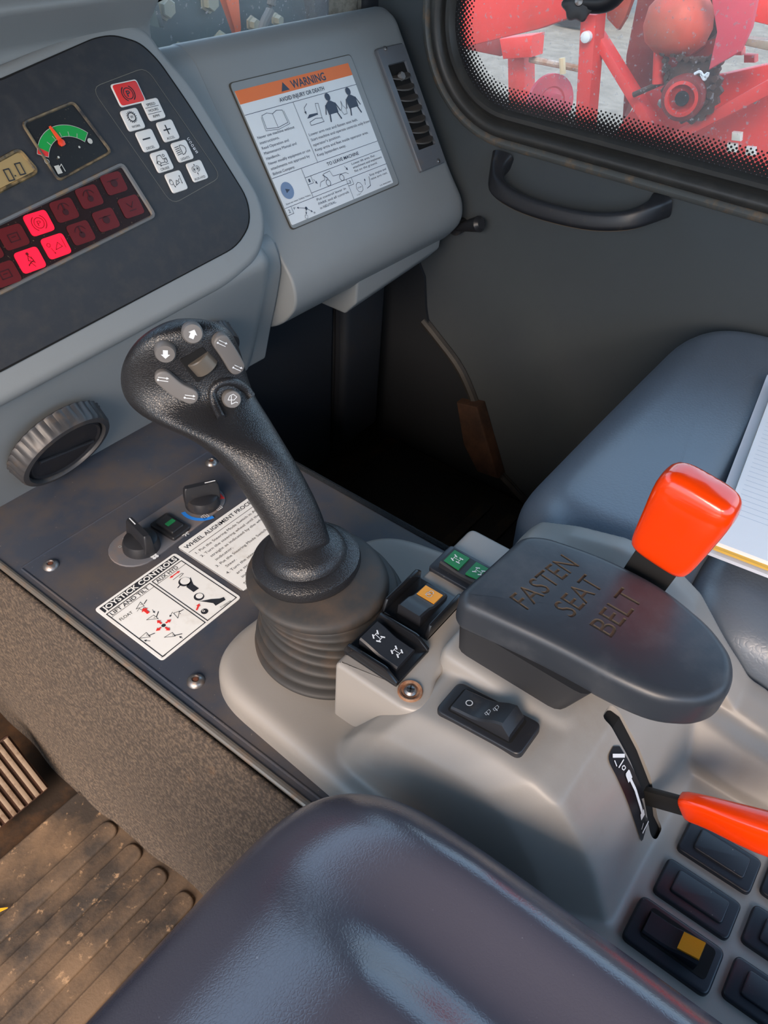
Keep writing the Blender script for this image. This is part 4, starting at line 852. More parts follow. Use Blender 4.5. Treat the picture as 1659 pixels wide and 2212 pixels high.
# ================================================================ CONSOLE COVER (moulded shell)
ctmp = []
def piece(bm): me = bpy.data.meshes.new('p'); bmesh.ops.recalc_face_normals(bm, faces=bm.faces[:]); bm.to_mesh(me); bm.free(); ctmp.append(me)
b = bmesh.new(); prism_bm(b, rnd([V((0.246, 0.08, 0)), V((0.545, 0.08, 0)), V((0.538, 0.23, 0)), V((0.510, 0.352, 0)), V((0.262, 0.368, 0))], [0.01, 0.01, 0.04, 0.05, 0.065], 10), (0, 0, 1), -0.03, 0.027, 0.012, 4); piece(b)
b = bmesh.new(); prism_bm(b, [V((0.250, -0.24, 0)), V((0.552, -0.24, 0)), V((0.552, 0.09, 0)), V((0.250, 0.09, 0))], (0, 0, 1), -0.03, 0.0, 0.004, 3); piece(b)
def yz(prof, xs):
    """loft of (y,z) profiles at several x stations with the same point count"""
    b = bmesh.new(); loft_bm(b, [[V((x, y, z)) for y, z in pr] for x, pr in zip(xs, prof)]); piece(b)
base = [(0.235, -0.02), (0.222, 0.008), (0.213, 0.030), (0.190, 0.070), (0.165, 0.094), (0.135, 0.101), (0.095, 0.107), (0.064, 0.107), (0.042, 0.099), (0.020, 0.075), (0.001, 0.048), (-0.018, 0.005), (-0.045, -0.02)]
sc_ = lambda k, dy=0, dz=0: [(y * (1 - k) + 0.11 * k + dy, max(z * (1 - k * 1.0) + dz, -0.02) if z > -0.02 else -0.02) for y, z in base]
yz([sc_(0.62, 0.06, -0.035), sc_(0.36, 0.045, -0.020), sc_(0.12, 0.02, -0.008), sc_(0.0), sc_(0.0), sc_(0.0, 0, 0.004), sc_(0, 0, 0.004)], [0.262, 0.270, 0.284, 0.304, 0.36, 0.45, 0.545])
# collar under the armrest, right-hand wing, rear shoulder
b = bmesh.new(); prism_bm(b, rnd([V((0.352, 0.062, 0)), V((0.47, 0.062, 0)), V((0.47, 0.178, 0)), V((0.352, 0.178, 0))], 0.012, 4), (0, 0, 1), 0.05, 0.110, 0.006, 3); piece(b)
wing = [(0.20, 0.05), (0.200, 0.088), (0.190, 0.104), (0.155, 0.120), (0.11, 0.133), (0.070, 0.131), (0.035, 0.112), (0.005, 0.080), (-0.03, 0.048), (-0.10, 0.035), (-0.24, 0.03), (-0.24, 0.0), (0.20, 0.0)]
yz([[(y, z * 0.96) for y, z in wing], wing, [(y, z * 0.97) for y, z in wing]], [0.508, 0.530, 0.552])
yz([[(0.05, -0.01), (0.05, 0.03), (0.0, 0.02), (-0.05, 0.012), (-0.24, 0.0), (-0.24, -0.02)]] + [[(0.05, -0.01), (0.05, 0.06), (0.0, 0.045), (-0.05, 0.036), (-0.24, 0.03), (-0.24, -0.02)]] * 2, [0.462, 0.485, 0.55])
bm = bmesh.new()
for me in ctmp: bm.from_mesh(me); bpy.data.meshes.remove(me)
cov = fin('console_cover', bm, GREY, None)
tag(cov, 'light grey moulded console cover around the boot, switches and armrest', 'console cover')
md = cov.modifiers.new('r', 'REMESH'); md.mode = 'VOXEL'; md.voxel_size = 0.0022; md.use_smooth_shade = True
md = cov.modifiers.new('s', 'SMOOTH'); md.iterations = 14; md.factor = 0.6
apply_mods(cov)
for f in cov.data.polygons: f.use_smooth = True
# lever slots cut through the cover
slotpath = [(0.068, 0.145), (0.046, 0.106 + 0.03), (0.046, 0.0), (-0.024, -0.012), (-0.024, 0.145)]
cut = box('cut', (0.3845, -0.024, -0.04), (0.3995, 0.050, 0.3), VOID, None, bev=0.004)
md = cov.modifiers.new('b', 'BOOLEAN'); md.object = cut; md.operation = 'DIFFERENCE'; md.solver = 'FAST'
apply_mods(cov); bpy.data.objects.remove(cut)
for f in cov.data.polygons: f.use_smooth = True
cov.data.set_sharp_from_angle(angle=math.radians(50))
ln2 = [(0.0498, -0.02), (0.0498, 0.097), (0.040, 0.095), (0.019, 0.071), (0.0, 0.043), (-0.014, 0.008), (-0.0238, -0.004), (-0.0238, -0.02)]
bm = bmesh.new(); loft_bm(bm, [[V((x, y, z)) for y, z in ln2] for x in (0.3848, 0.3992)]); tag(fin('slot_dark_fill', bm, VOID, cov), 'black block standing for the dark inside of the slot')  # solid black block in the slot, painted dark in place of its depth
# slot decal beside the lever
SD = Pl((0.372, 0.02, 0.060), (1, 0, 0), (0, 0.55, 0.83))
sdl = empty('slot_decal', SD.o, 'curved black decal with white double arrow beside the lower lever slot', 'decal')
bvh = None
from mathutils.bvhtree import BVHTree
def surf_of(o):
    dg = bpy.context.evaluated_depsgraph_get(); me = o.data; return BVHTree.FromPolygons([o.matrix_world @ v.co for v in me.vertices], [tuple(p.vertices) for p in me.polygons])
BV = surf_of(cov)
def onsurf(q, h=0.0):
    """where the sight line of photo point q meets the moulded cover"""
    loc, nor, _, _ = BV.ray_cast(CAM, ray(*q))
    if loc is None: return zP(q, 0.02), V((0, 0, 1))
    if nor.dot(ray(*q)) > 0: nor = -nor
    return loc + nor * h, nor
def avgplane(qs):
    ps = [onsurf(q) for q in qs]; c = sum((p for p, n in ps), V()) / len(ps); n = sum((n for p, n in ps), V()).normalized(); u = (ps[1][0] - ps[0][0]); u = (u - n * u.dot(n)).normalized(); return Pl(c, u, n.cross(u))
def drape(name, qs_l, qs_r, m, parent, h=0.0006, th=0.0004):
    """a thin sheet laid on the cover between two edge lines"""
    bm = bmesh.new(); L_ = [onsurf(q, h)[0] for q in smoothq(qs_l)]; R__ = [onsurf(q, h)[0] for q in smoothq(qs_r)]
    vl = []
    for qa, qb in zip(smoothq(qs_l), smoothq(qs_r)): vl.append([bm.verts.new(onsurf((qa[0] + (qb[0] - qa[0]) * t, qa[1] + (qb[1] - qa[1]) * t), h)[0]) for t in (0, 0.2, 0.4, 0.6, 0.8, 1)])
    for a, b in zip(vl, vl[1:]):
        for k in range(5): bm.faces.new((a[k], a[k + 1], b[k + 1], b[k]))
    return fin(name, bm, m, parent)
def smoothq(qs, n=5): return [(p.x, p.y) for p in smoothpath([V((q[0], q[1], 0)) for q in qs], n)]
dl_ = [(1322, 1612), (1312, 1640), (1330, 1680), (1350, 1725), (1368, 1775), (1382, 1816)]
dr_ = [(1336, 1612), (1348, 1632), (1368, 1668), (1386, 1712), (1398, 1760), (1386, 1812)]
drape('decal_sheet', dl_, dr_, mat('decal_black', (22, 22, 26), 0.35), sdl, 0.0012)
def dline(name, segs, m, parent, h=0.0019):
    bm = bmesh.new()
    for pts, w in segs:
        for a, b in zip(pts, pts[1:]):
            A_, na = onsurf(a, h); B_, _ = onsurf(b, h); d = (B_ - A_).normalized(); s_ = na.cross(d) * w / 2
            bm.faces.new([bm.verts.new(x) for x in (A_ - s_, B_ - s_, B_ + s_, A_ + s_)])
    return fin(name, bm, m, parent, smooth=False)
dline('arrow_symbols', [([(1355, 1678), (1368, 1705), (1378, 1738), (1382, 1752)], 0.0028), ([(1350, 1666), (1354, 1676)], 0.005), ([(1351, 1668), (1357, 1684)], 0.0062), ([(1382, 1752), (1384, 1764)], 0.0062), ([(1319, 1632), (1345, 1632)], 0.0028), ([(1343, 1640), (1332, 1658)], 0.001), ([(1323, 1642), (1328, 1655)], 0.001),
    ([(1340, 1655), (1344, 1653), (1347, 1658), (1343, 1663), (1339, 1660), (1340, 1655)], 0.0008), ([(1396, 1772), (1383, 1798)], 0.0018), ([(1385, 1776), (1381, 1790)], 0.0008)], LITE, sdl)
# --- levers
def barq(name, pts, w, x, th, m, parent):
    """flat bar lying in the plane x, pts are photo points of its centre line"""
    P_ = [xP(q, x) for q in pts]; bm = bmesh.new(); rg = []
    for i, p in enumerate(P_):
        d = (P_[min(i + 1, len(P_) - 1)] - P_[max(i - 1, 0)]).normalized(); s_ = V((1, 0, 0)).cross(d).normalized(); ww = w[i] if isinstance(w, list) else w
        rg.append([p + s_ * ww / 2 + V((th / 2, 0, 0)), p + s_ * ww / 2 - V((th / 2, 0, 0)), p - s_ * ww / 2 - V((th / 2, 0, 0)), p - s_ * ww / 2 + V((th / 2, 0, 0))])
    loft_bm(bm, rg); bmesh.ops.bevel(bm, geom=list(bm.edges), offset=0.0006, segments=2, profile=0.5, affect='EDGES'); return fin(name, bm, m, parent)
def gripq(name, st, m, parent, pw=0.55):
    """vinyl grip: stations of (centre point, half width along s, half thickness along x)"""
    rg = []; n = len(st)
    for i, (p, a, b) in enumerate(st):
        d = (st[min(i + 1, n - 1)][0] - st[max(i - 1, 0)][0]).normalized(); s_ = V((1, 0, 0)); s_ = (s_ - d * s_.dot(d)).normalized(); t_ = s_.cross(d)
        rg.append([p + t_ * a * abs(math.cos(k)) ** pw * math.copysign(1, math.cos(k)) + s_ * b * abs(math.sin(k)) ** pw * math.copysign(1, math.sin(k)) for k in [2 * math.pi * j / 32 for j in range(32)]])
    o = fin(name, loft_bm(bmesh.new(), rg), m, parent, angle=70); sb = o.modifiers.new('s', 'SUBSURF'); sb.levels = 1; sb.render_levels = 1; return o
lv1 = empty('auxiliary_lever', xP((1410, 1725), 0.392), 'horizontal lever with long red vinyl grip in the lower console slot', 'lever')
pA, pB, pC = xP((1385, 1716), 0.392), xP((1480, 1742), 0.392), xP((1640, 1782), 0.392)
barq('lever_bar', [(1350, 1706), (1400, 1720), (1480, 1742), (1560, 1765)], 0.0165, 0.392, 0.0055, BLKM, lv1)
ctr = [(1472, 1740), (1484, 1742), (1530, 1754), (1600, 1782), (1680, 1808), (1740, 1826), (1765, 1834)]
hw_ = [0.0108, 0.0120, 0.0125, 0.0150, 0.0165, 0.0150, 0.008]
gripq('vinyl_grip', [(xP(q, 0.392), w_, t_) for q, w_, t_ in zip(ctr, hw_, (0.0060, 0.0072, 0.0080, 0.0105, 0.0120, 0.0110, 0.006))], REDV, lv1)
lv2 = empty('parking_lever', xP((1395, 1240), 0.49), 'upright lever with stubby red vinyl grip behind the armrest', 'lever')
barq('lever_bar', [(1340, 1325), (1397, 1244), (1450, 1170), (1480, 1130)], 0.036, 0.492, 0.006, BLKM, lv2)
st2 = [((1421, 1208), 0.020, 0.008), ((1425, 1203), 0.0245, 0.0100), ((1440, 1180), 0.0265, 0.0125), ((1472, 1130), 0.0285, 0.0155), ((1498, 1088), 0.0305, 0.0175), ((1514, 1062), 0.0300, 0.0170), ((1523, 1047), 0.0260, 0.0145), ((1528, 1040), 0.018, 0.010)]
gripq('vinyl_grip', [(xP(q, 0.492), a_, b_) for q, a_, b_ in st2], REDV, lv2)
# --- armrest
arm = empty('armrest', (0.41, 0.10, 0.14), 'black rubber armrest embossed FASTEN SEAT BELT above the console', 'armrest')
ATZ = 0.165
AP = Pl((0.42, 0.1, ATZ), (1, 0, 0), (0, 1, 0))
ol = [(990, 1275), (1130, 1150), (1180, 1152), (1300, 1192), (1440, 1262), (1545, 1350), (1590, 1415), (1592, 1462), (1575, 1496), (1530, 1515), (1440, 1510), (1340, 1468), (1200, 1392), (1000, 1300)]
pts = rnd([AP.p(q) for q in ol], [0.012, 0.012, 0.02, 0.03, 0.03, 0.03, 0.03, 0.02, 0.02, 0.02, 0.03, 0.03, 0.03, 0.012], 5)
bm = prism_bm(bmesh.new(), pts, (0, 0, 1), -0.034, 0.0, 0.009, 5, 'both')
bm.normal_update(); bmesh.ops.poke(bm, faces=[f for f in bm.faces if len(f.verts) > 8]); apad = fin('armrest_pad', bm, ARM, arm)
# a real engraving: cut the lettering into the pad
cb_ = bmesh.new(); ik = Ink(AP, -0.0012)
ik.ptext('FASTEN', (1139, 1318), (1252, 1222), 0.0175, 0.005); ik.ptext('SEAT', (1236, 1336), (1305, 1264), 0.0175, 0.005); ik.ptext('BELT', (1320, 1378), (1390, 1294), 0.0185, 0.005)
bm = ik.bm; bmesh.ops.remove_doubles(bm, verts=bm.verts, dist=1e-6); bmesh.ops.recalc_face_normals(bm, faces=bm.faces)
r = bmesh.ops.extrude_face_region(bm, geom=bm.faces[:]); vs = [x for x in r['geom'] if isinstance(x, bmesh.types.BMVert)]; bmesh.ops.translate(bm, verts=vs, vec=(0, 0, 0.004))
cutt = fin('cut', bm, mat('engraved_dust', (84, 72, 60), 0.8), None, smooth=False); apad.parent = None; apad.data.transform(Matrix.Translation(arm.location))
md = apad.modifiers.new('b', 'BOOLEAN'); md.object = cutt; md.operation = 'DIFFERENCE'; md.solver = 'EXACT'; md.material_mode = 'TRANSFER'; md.use_self = True; apply_mods(apad); bpy.data.objects.remove(cutt)
apad.data.transform(Matrix.Translation(-arm.location)); apad.parent = arm
for f in apad.data.polygons: f.use_smooth = True
apad.data.set_sharp_from_angle(angle=math.radians(40))
bm = bmesh.new(); lo = rnd([V((0.362, 0.074, 0.108)), V((0.462, 0.074, 0.108)), V((0.462, 0.168, 0.108)), V((0.362, 0.168, 0.108))], 0.012, 4); hi = rnd([V((0.366, 0.060, 0.137)), V((0.468, 0.060, 0.137)), V((0.468, 0.174, 0.137)), V((0.366, 0.174, 0.137))], 0.012, 4)
loft_bm(bm, [lo, hi]); fin('armrest_bracket', bm, mat('bracket_black', (40, 40, 42), 0.5), arm)
# --- rear deck switches and blank plates
def deckrect(cx, cy, hx, hy, z=0): return [V((cx + a * hx, cy + b * hy, z)) for a, b in ((-1, -1), (1, -1), (1, 1), (-1, 1))]
DZ = 0.0
def deck_z(x, y):
    loc, nor, _, _ = BV.ray_cast(V((x, y, 0.3)), V((0, 0, -1))); return loc.z if loc else 0.0
def plate_blank(cx, cy, label, group='black blank switch plates on the console deck'):
    z = 0.0; t = empty('blank_switch_plate', (cx, cy, z), label, 'switch plate', group)
    prism('plate_base', rnd(deckrect(cx, cy, 0.0165, 0.0290, z), 0.005, 5), (0, 0, 1), -0.002, 0.0042, BLKP, t, bev=0.0018)
    prism('raised_centre', rnd(deckrect(cx + 0.001, cy - 0.001, 0.0100, 0.0200, z), 0.003, 4), (0, 0, 1), 0.003, 0.0064, BLKP, t, bev=0.0012)
    return t
BLKP = mat('navy_black_plastic', (38, 42, 50), 0.36, bump=('noise', 1300, 0.1, 0.0002), spots=((170, 165, 150), 420, 0.68, 0.71, 0.7))
plate_blank(0.362, -0.066, 'black blank switch plate directly beside the amber lit switch')
plate_blank(0.405, -0.068, 'black blank switch plate half under the red grip of the lower lever')
plate_blank(0.325, -0.132, 'black blank switch plate nearest the seat edge at the bottom corner')
plate_blank(0.369, -0.131, 'black blank switch plate in the second row, cut by the right photo edge')
plate_blank(0.413, -0.131, 'black blank switch plate farthest right, only its left end showing')
def rocker(t, pl, cu, cv, lu, lv, prof, m=BLACK, r=0.002, name='rocker'):
    """rocker cap: prof = heights along v from -lv to lv"""
    rg = []; n = len(prof)
    for i, h in enumerate(prof):
        v = cv - lv + 2 * lv * i / (n - 1); k = 0.0012 if i in (0, n - 1) else 0
        rg.append([pl.w(cu - lu, v, -0.001), pl.w(cu - lu + 0.0003, v, max(h - 0.0014, 0)), pl.w(cu - lu + 0.0018, v, h), pl.w(cu + lu - 0.0018, v, h), pl.w(cu + lu - 0.0003, v, max(h - 0.0014, 0)), pl.w(cu + lu, v, -0.001)])
    bm = loft_bm(bmesh.new(), rg); bmesh.ops.bevel(bm, geom=[e for e in bm.edges if e.calc_length() > lu and e.calc_face_angle(0) > 0.6], offset=0.0010, segments=3, profile=0.5, affect='EDGES', clamp_overlap=True)
    return fin(name, bm, m, t, angle=30)
am = empty('amber_switch', (0.319, -0.064, 0), 'black rocker switch with a glowing-looking amber lens beside the driver seat', 'switch'); am['label'] = 'black rocker switch with an amber lens beside the driver seat edge'
DP = Pl((0.319, -0.064, 0), (1, 0, 0), (0, 1, 0))
prism('switch_base', rnd(deckrect(0.319, -0.064, 0.0190, 0.0320, 0), 0.006, 5), (0, 0, 1), -0.002, 0.0050, BLKP, am, bev=0.002)
prism('switch_well', rnd(deckrect(0.321, -0.066, 0.0125, 0.0245, 0.005), 0.004, 5), (0, 0, 1), -0.001, 0.0004, VOID, am)
rocker(am, DP.up(0.005), 0.0008, 0.002, 0.0095, 0.0195, [0.011, 0.0095, 0.0075, 0.0045, 0.0035, 0.0035, 0.003], BLKP)
AL = Pl(DP.w(0.0008, -0.0095, 0.0149), (1, 0, 0), (0, 0.0125, -0.0038)); prism('amber_lens', [AL.w(a * 0.0068, b * 0.0075) for a, b in ((-1, -1), (1, -1), (1, 1), (-1, 1))], AL.n, -0.001, 0.0008, AMBER, am)
# raised switch housing across the cover
HZ = 0.095
HP = Pl((0.39, 0.20, HZ), (1, 0, 0), (0, 1, 0))
hpts = rnd([V((0.301, 0.238, HZ)), V((0.301, 0.172, HZ)), V((0.307, 0.158, HZ)), V((0.324, 0.158, HZ)), V((0.340, 0.168, HZ)), V((0.372, 0.170, HZ)), V((0.505, 0.165, HZ)), V((0.505, 0.240, HZ))], [0.004, 0.004, 0.01, 0.01, 0.006, 0.01, 0.01, 0.008], 5)
prism('switch_housing', hpts, (0, 0, 1), -0.080, 0.0, GREY, cov, bev=0.0045, seg=4)
c = HP.p((886, 1494)); sb_ = lathe('screw_boss', V((c.x, c.y, HZ - 0.004)), (0, 0, 1), [(0.0098, 0), (0.0098, 0.0050), (0.0090, 0.0062), (0.0078, 0.0058), (0.0070, 0.0045), (0.0, 0.0043)], mat('boss_rusty', (150, 118, 92), 0.6, dust=((120, 66, 34), 220, 0.35, 0.6, 0.8)), cov, 28)
sw_ = lathe('screw', V((c.x, c.y, HZ + 0.0002)), (0, 0, 1), [(0.0052, 0), (0.0050, 0.0014), (0.0034, 0.0030), (0.0, 0.0034)], STEEL, sb_, 20)
k = Ink(Pl((c.x, c.y, HZ + 0.0037), (1, 0.5, 0), (-0.5, 1, 0))); k.line([(-.0026, 0), (.0026, 0)], .0011); k.line([(0, -.0026), (0, .0026)], .0011); k.obj('cross_slot', VOID, sw_)
def wheels(k, turn1, turn2, col=None):
    for y, tn in ((3.6, turn1), (-3.6, turn2)):
        for x in (-3.6, 3.6):
            t = math.radians(tn); k.line([(x - 1.9 * math.sin(t), y - 1.9 * math.cos(t)), (x + 1.9 * math.sin(t), y + 1.9 * math.cos(t))], 0.0012)
        k.line([(-3.2, y), (3.2, y)], 0.0005)
    k.line([(0, -3.6), (0, 3.6)], 0.0005)
# steering mode switch with side guards
s1 = empty('steering_mode_switch', HP.w(-0.056, 0.014), 'black guarded rocker switch with two white axle symbols beside the screw', 'switch')
c1 = (HP.uv((835, 1408))); cu, cv = c1
def guard(t, pl, u0, v0, u1, v1, h0, h1, along):
    """thin upright guard wall, sloping down at one end"""
    d = V((u1 - u0, v1 - v0, 0)).normalized(); n = V((-d.y, d.x, 0)) * 0.0016
    f = lambda u, v, h: [pl.w(u - n.x, v - n.y, h), pl.w(u + n.x, v + n.y, h)]
    rg = []
    for tt, h in along:
        u, v = u0 + (u1 - u0) * tt, v0 + (v1 - v0) * tt; a, b = f(u, v, -0.001); c_, d_ = f(u, v, h); rg.append([a, b, d_, c_])
    bm = loft_bm(bmesh.new(), rg); bmesh.ops.bevel(bm, geom=list(bm.edges), offset=0.0006, segments=2, profile=0.5, affect='EDGES', clamp_overlap=True); return fin('guard', bm, GLOSSB, t)
GLOSSB = mat('glossy_black_plastic', (26, 27, 30), 0.22, spots=((120, 100, 80), 300, 0.68, 0.72, 0.5))
gx0, gx1, gy0, gy1 = cu - 0.0225, cu + 0.0225, cv - 0.026, cv + 0.026
prism('switch_base', rnd([HP.w(*p) for p in ((gx0, gy0), (gx1, gy0), (gx1, gy1), (gx0, gy1))], 0.002, 3), (0, 0, 1), -0.001, 0.003, GLOSSB, s1, bev=0.001)
gp_ = [(0, 0.004), (0.06, 0.0115), (0.74, 0.0125), (0.80, 0.0115), (1, 0.004)]
guard(s1, HP, gx0 + .0018, gy1, gx0 + .0018, gy0, 0, 0, gp_); guard(s1, HP, gx1 - .0018, gy1, gx1 - .0018, gy0, 0, 0, gp_)
H1 = HP.up(0.003)
rocker(s1, H1, cu, cv, 0.0125, 0.0185, [0.0085, 0.007, 0.0055, 0.0040, 0.0055, 0.007, 0.0085][::1] and [0.0040, 0.0042, 0.0046, 0.0052, 0.0072, 0.0092, 0.0105], BLACK)
RA = Pl(H1.w(cu, cv + 0.0095, 0.0080), (1, 0, 0), (0, 0.0062, 0.0020)); RB = Pl(H1.w(cu, cv - 0.0095, 0.0044), (1, 0, 0), (0, 0.012, 0.0005))
ik = Ink(RA, 0.0005); ik.M = (0, 0, 0.00078, 0, 1); wheels(ik, 35, -35); ik.obj('axle_symbol', LITE, s1)
ik = Ink(RB, 0.0006); ik.M = (0, 0, 0.00078, 0, 1); wheels(ik, 35, 35); ik.obj('axle_symbol', LITE, s1)
# amber rocker with front and rear guards
s2 = empty('work_light_switch', HP.w(0.005, 0.014), 'black guarded rocker switch with an orange lens in the middle of the housing', 'switch')
c2 = HP.uv((912, 1313)); cu, cv = c2; gx0, gx1, gy0, gy1 = cu - 0.0265, cu + 0.0265, cv - 0.0235, cv + 0.0235
prism('switch_base', rnd([HP.w(*p) for p in ((gx0, gy0), (gx1, gy0), (gx1, gy1), (gx0, gy1))], 0.002, 3), (0, 0, 1), -0.001, 0.003, GLOSSB, s2, bev=0.001)
gp2 = [(0, 0.003), (0.08, 0.0145), (0.9, 0.0145), (1, 0.010)]
guard(s2, HP, gx0, gy1 - .0016, gx1, gy1 - .0016, 0, 0, gp2); guard(s2, HP, gx0, gy0 + .0016, gx1, gy0 + .0016, 0, 0, gp2)
HR = Pl(HP.w(cu, cv, 0.003), (0, -1, 0), (1, 0, 0))      # v runs along world +x
rocker(s2, HR, 0, 0.0, 0.0115, 0.0205, [0.0120, 0.0112, 0.0100, 0.0060, 0.0048, 0.0044, 0.0040], BLACK)
LP = Pl(HR.w(0, 0.0098, 0.0046), (0, -1, 0), (0.0082, 0, -0.0005)); LPn = LP
prism('orange_lens', [LP.w(a * 0.0088, b * 0.0068) for a, b in ((-1, -1), (1, -1), (1, 1), (-1, 1))], LP.n, -0.0006, 0.0010, AMBER, s2)
ik = Ink(Pl(LP.o + V((0, 0, 0.0014)), (1, 0, 0), (0, 1, 0)), 0.0002); ik.M = (0, 0, 0.001, 0, 1); ik.arc((-1.2, 0), 2.6, 30, 300, .0006, 12); ik.arc((2.2, 0), 1.8, 0, 360, .0005, 10); ik.line([(-3.2, 2.6), (2.4, -2.4)], .0005); ik.obj('light_symbol', LITE, s2)
# green rocker near the armrest
s3 = empty('crab_steer_switch', HP.w(0.06, 0.022), 'black rocker switch with green axle symbols partly under the armrest', 'switch')
S3 = HP.uv((995, 1238)); cu, cv = S3[0] + 0.003, S3[1] - 0.005
prism('switch_base', rnd([HP.w(cu + a * 0.0185, cv + b * 0.030) for a, b in ((-1, -1), (1, -1), (1, 1), (-1, 1))], 0.004, 4), (0, 0, 1), -0.001, 0.0035, BLKP, s3, bev=0.0012)
H3 = HP.up(0.0035); rocker(s3, H3, cu, cv, 0.0125, 0.0225, [0.0070, 0.0062, 0.0050, 0.0044, 0.0050, 0.0058, 0.0066], BLACK)
for yy, a_ in ((0.0125, 30), (-0.0105, -30)):
    zz = 0.0066; prism('green_patch', [H3.w(cu + a * 0.0088, cv + yy + b * 0.0080, 0.0) for a, b in ((-1, -1), (1, -1), (1, 1), (-1, 1))], (0, 0, 1), 0.0035, 0.0066, GREENS, s3)
    ik = Ink(H3.up(0.0067), 0.0002); ik.M = (cu, cv + yy, 0.00080, 0, 1); wheels(ik, 25 if yy > 0 else -30, 0 if yy > 0 else -30); ik.obj('axle_symbol', LITE, s3)
# wiper switch on the slope
WP = avgplane([(1010, 1540), (1040, 1600), (1090, 1580), (1065, 1520)]); WP = Pl(WP.o, (1, 0, 0) - WP.n * WP.n.x if False else V((1, 0, 0)), (0, 1, 0) if False else WP.n.cross(V((1, 0, 0))))
s4 = empty('wiper_switch', WP.o, 'large black wiper rocker switch on the sloping cover beside the armrest', 'switch')
q4 = [WP.uv(q) for q in ((945, 1525), (1110, 1652), (1166, 1580), (1003, 1470))]
wx0 = (q4[0][0] + q4[1][0]) / 2; wx1 = (q4[2][0] + q4[3][0]) / 2; wy1 = (q4[0][1] + q4[3][1]) / 2; wy0 = (q4[1][1] + q4[2][1]) / 2
prism('switch_base', rnd([WP.w(*p) for p in ((wx0, wy0), (wx1, wy0), (wx1, wy1), (wx0, wy1))], 0.006, 5), WP.n, -0.004, 0.0035, BLACK, s4, bev=0.0016)
cu, cv = (wx0 + wx1) / 2 + 0.0003, (wy0 + wy1) / 2 + 0.001; W1 = WP.up(0.0035)
prism('switch_well', rnd([W1.w(cu + a * 0.0125, cv + b * 0.0268) for a, b in ((-1, -1), (1, -1), (1, 1), (-1, 1))], 0.003, 4), WP.n, -0.002, 0.0003, VOID, s4)
rocker(s4, W1, cu, cv, 0.0112, 0.0245, [0.0060, 0.0145, 0.0128, 0.0095, 0.0060, 0.0045, 0.0040, 0.0036, 0.0030], BLACK)
WS = Pl(W1.w(cu, cv + 0.009, 0.0046), (1, 0, 0), (0, 1, 0)); WS = Pl(W1.w(cu, cv + 0.012, 0.0042), WP.u, WP.v)
ik = Ink(WS, 0.0008); ik.M = (0, 0, 0.001, 0, 1); ik.arc((-1, 2.5), 2.4, 0, 360, .0007, 18); ik.obj('off_symbol', LITE, s4)
WT = Pl(W1.w(cu, cv - 0.0045, 0.0080), WP.u, WP.v * 0.0062 - WP.n * 0.0036)
ik = Ink(WT, 0.0008)
for ox, oy in ((-2.5, 2.2), (2.6, -2.2)):
    ik.M = (ox * 0.001, oy * 0.001, 0.00085, -0.35, 1); ik.line([(-3, -1.6), (-2.2, 2), (3, 2.4), (2.2, -1.2), (0, -2.4)], .0004, True); ik.line([(-1.6, -4), (-0.4, 1.8)], .0006)
ik.obj('wiper_symbols', LITE, s4)
# ================================================================ JOYSTICK
joy = empty('joystick', (0.362, 0.293, 0.027), 'black leather-grained joystick with grey buttons standing in its bellows boot', 'joystick')
# bellows boot
b0 = zP((717, 1368), 0.035); b1 = zP((682, 1243), 0.104); pf = []
nr = 7
for i in range(nr):
    t0 = i / nr; t1 = (i + 1) / nr; bigr = 0.0705 - 0.0090 * t0 ** 1.5; z0_ = 0.027 + 0.066 * t0; z1_ = 0.027 + 0.066 * t1; dz = z1_ - z0_
    pf += [(bigr * 0.87, z0_ + dz * 0.02), (bigr * 0.97, z0_ + dz * 0.22), (bigr, z0_ + dz * 0.5), (bigr * 0.985, z0_ + dz * 0.82), (bigr * 0.90, z0_ + dz * 0.98)]
pf = [(0.064, 0.024)] + pf + [(0.0565, 0.094), (0.0600, 0.097), (0.0605, 0.102), (0.0590, 0.106), (0.052, 0.109), (0.040, 0.112), (0.030, 0.116)]
rings = []
for r, z in pf:
    t = (z - 0.035) / 0.069; c = b0.lerp(b1, t); c = V((c.x + 0.011 * math.sin(math.pi * max(0, min(1, t))), c.y - 0.003 * math.sin(math.pi * max(0, min(1, t))), z)); wob = 0.04 * max(0, min(1, 1 - t))
    rings.append([c + V((math.cos(a) * r, math.sin(a) * r, 0.0035 * math.sin(a - 2.4 + 3 * t) * (1 - abs(t - 0.5)))) * 1.0 for a in [2 * math.pi * j / 64 for j in range(64)]])
bo = fin('bellows_boot', loft_bm(bmesh.new(), rings), BELLOW, joy, angle=70); sb = bo.modifiers.new('s', 'SUBSURF'); sb.levels = 1; sb.render_levels = 1
# collar
JX = 0.352
hc_ = V((JX, 0.312, 0.128)); ht_ = V((0.349, 0.436, 0.265))
axj = V((0.0, 0.22, 0.975)).normalized()
cc = zP((664, 1222), 0.110)
lathe('collar', cc, V((-0.05, 0.10, 1)), [(0.0, -0.002), (0.040, -0.002), (0.0445, 0.001), (0.0465, 0.006), (0.0455, 0.011), (0.040, 0.0155), (0.035, 0.0165), (0.0345, 0.0185), (0.033, 0.0225), (0.0285, 0.026), (0.0235, 0.0285), (0.0195, 0.031), (0.014, 0.033), (0.0, 0.034)], GRIP, joy, 56)
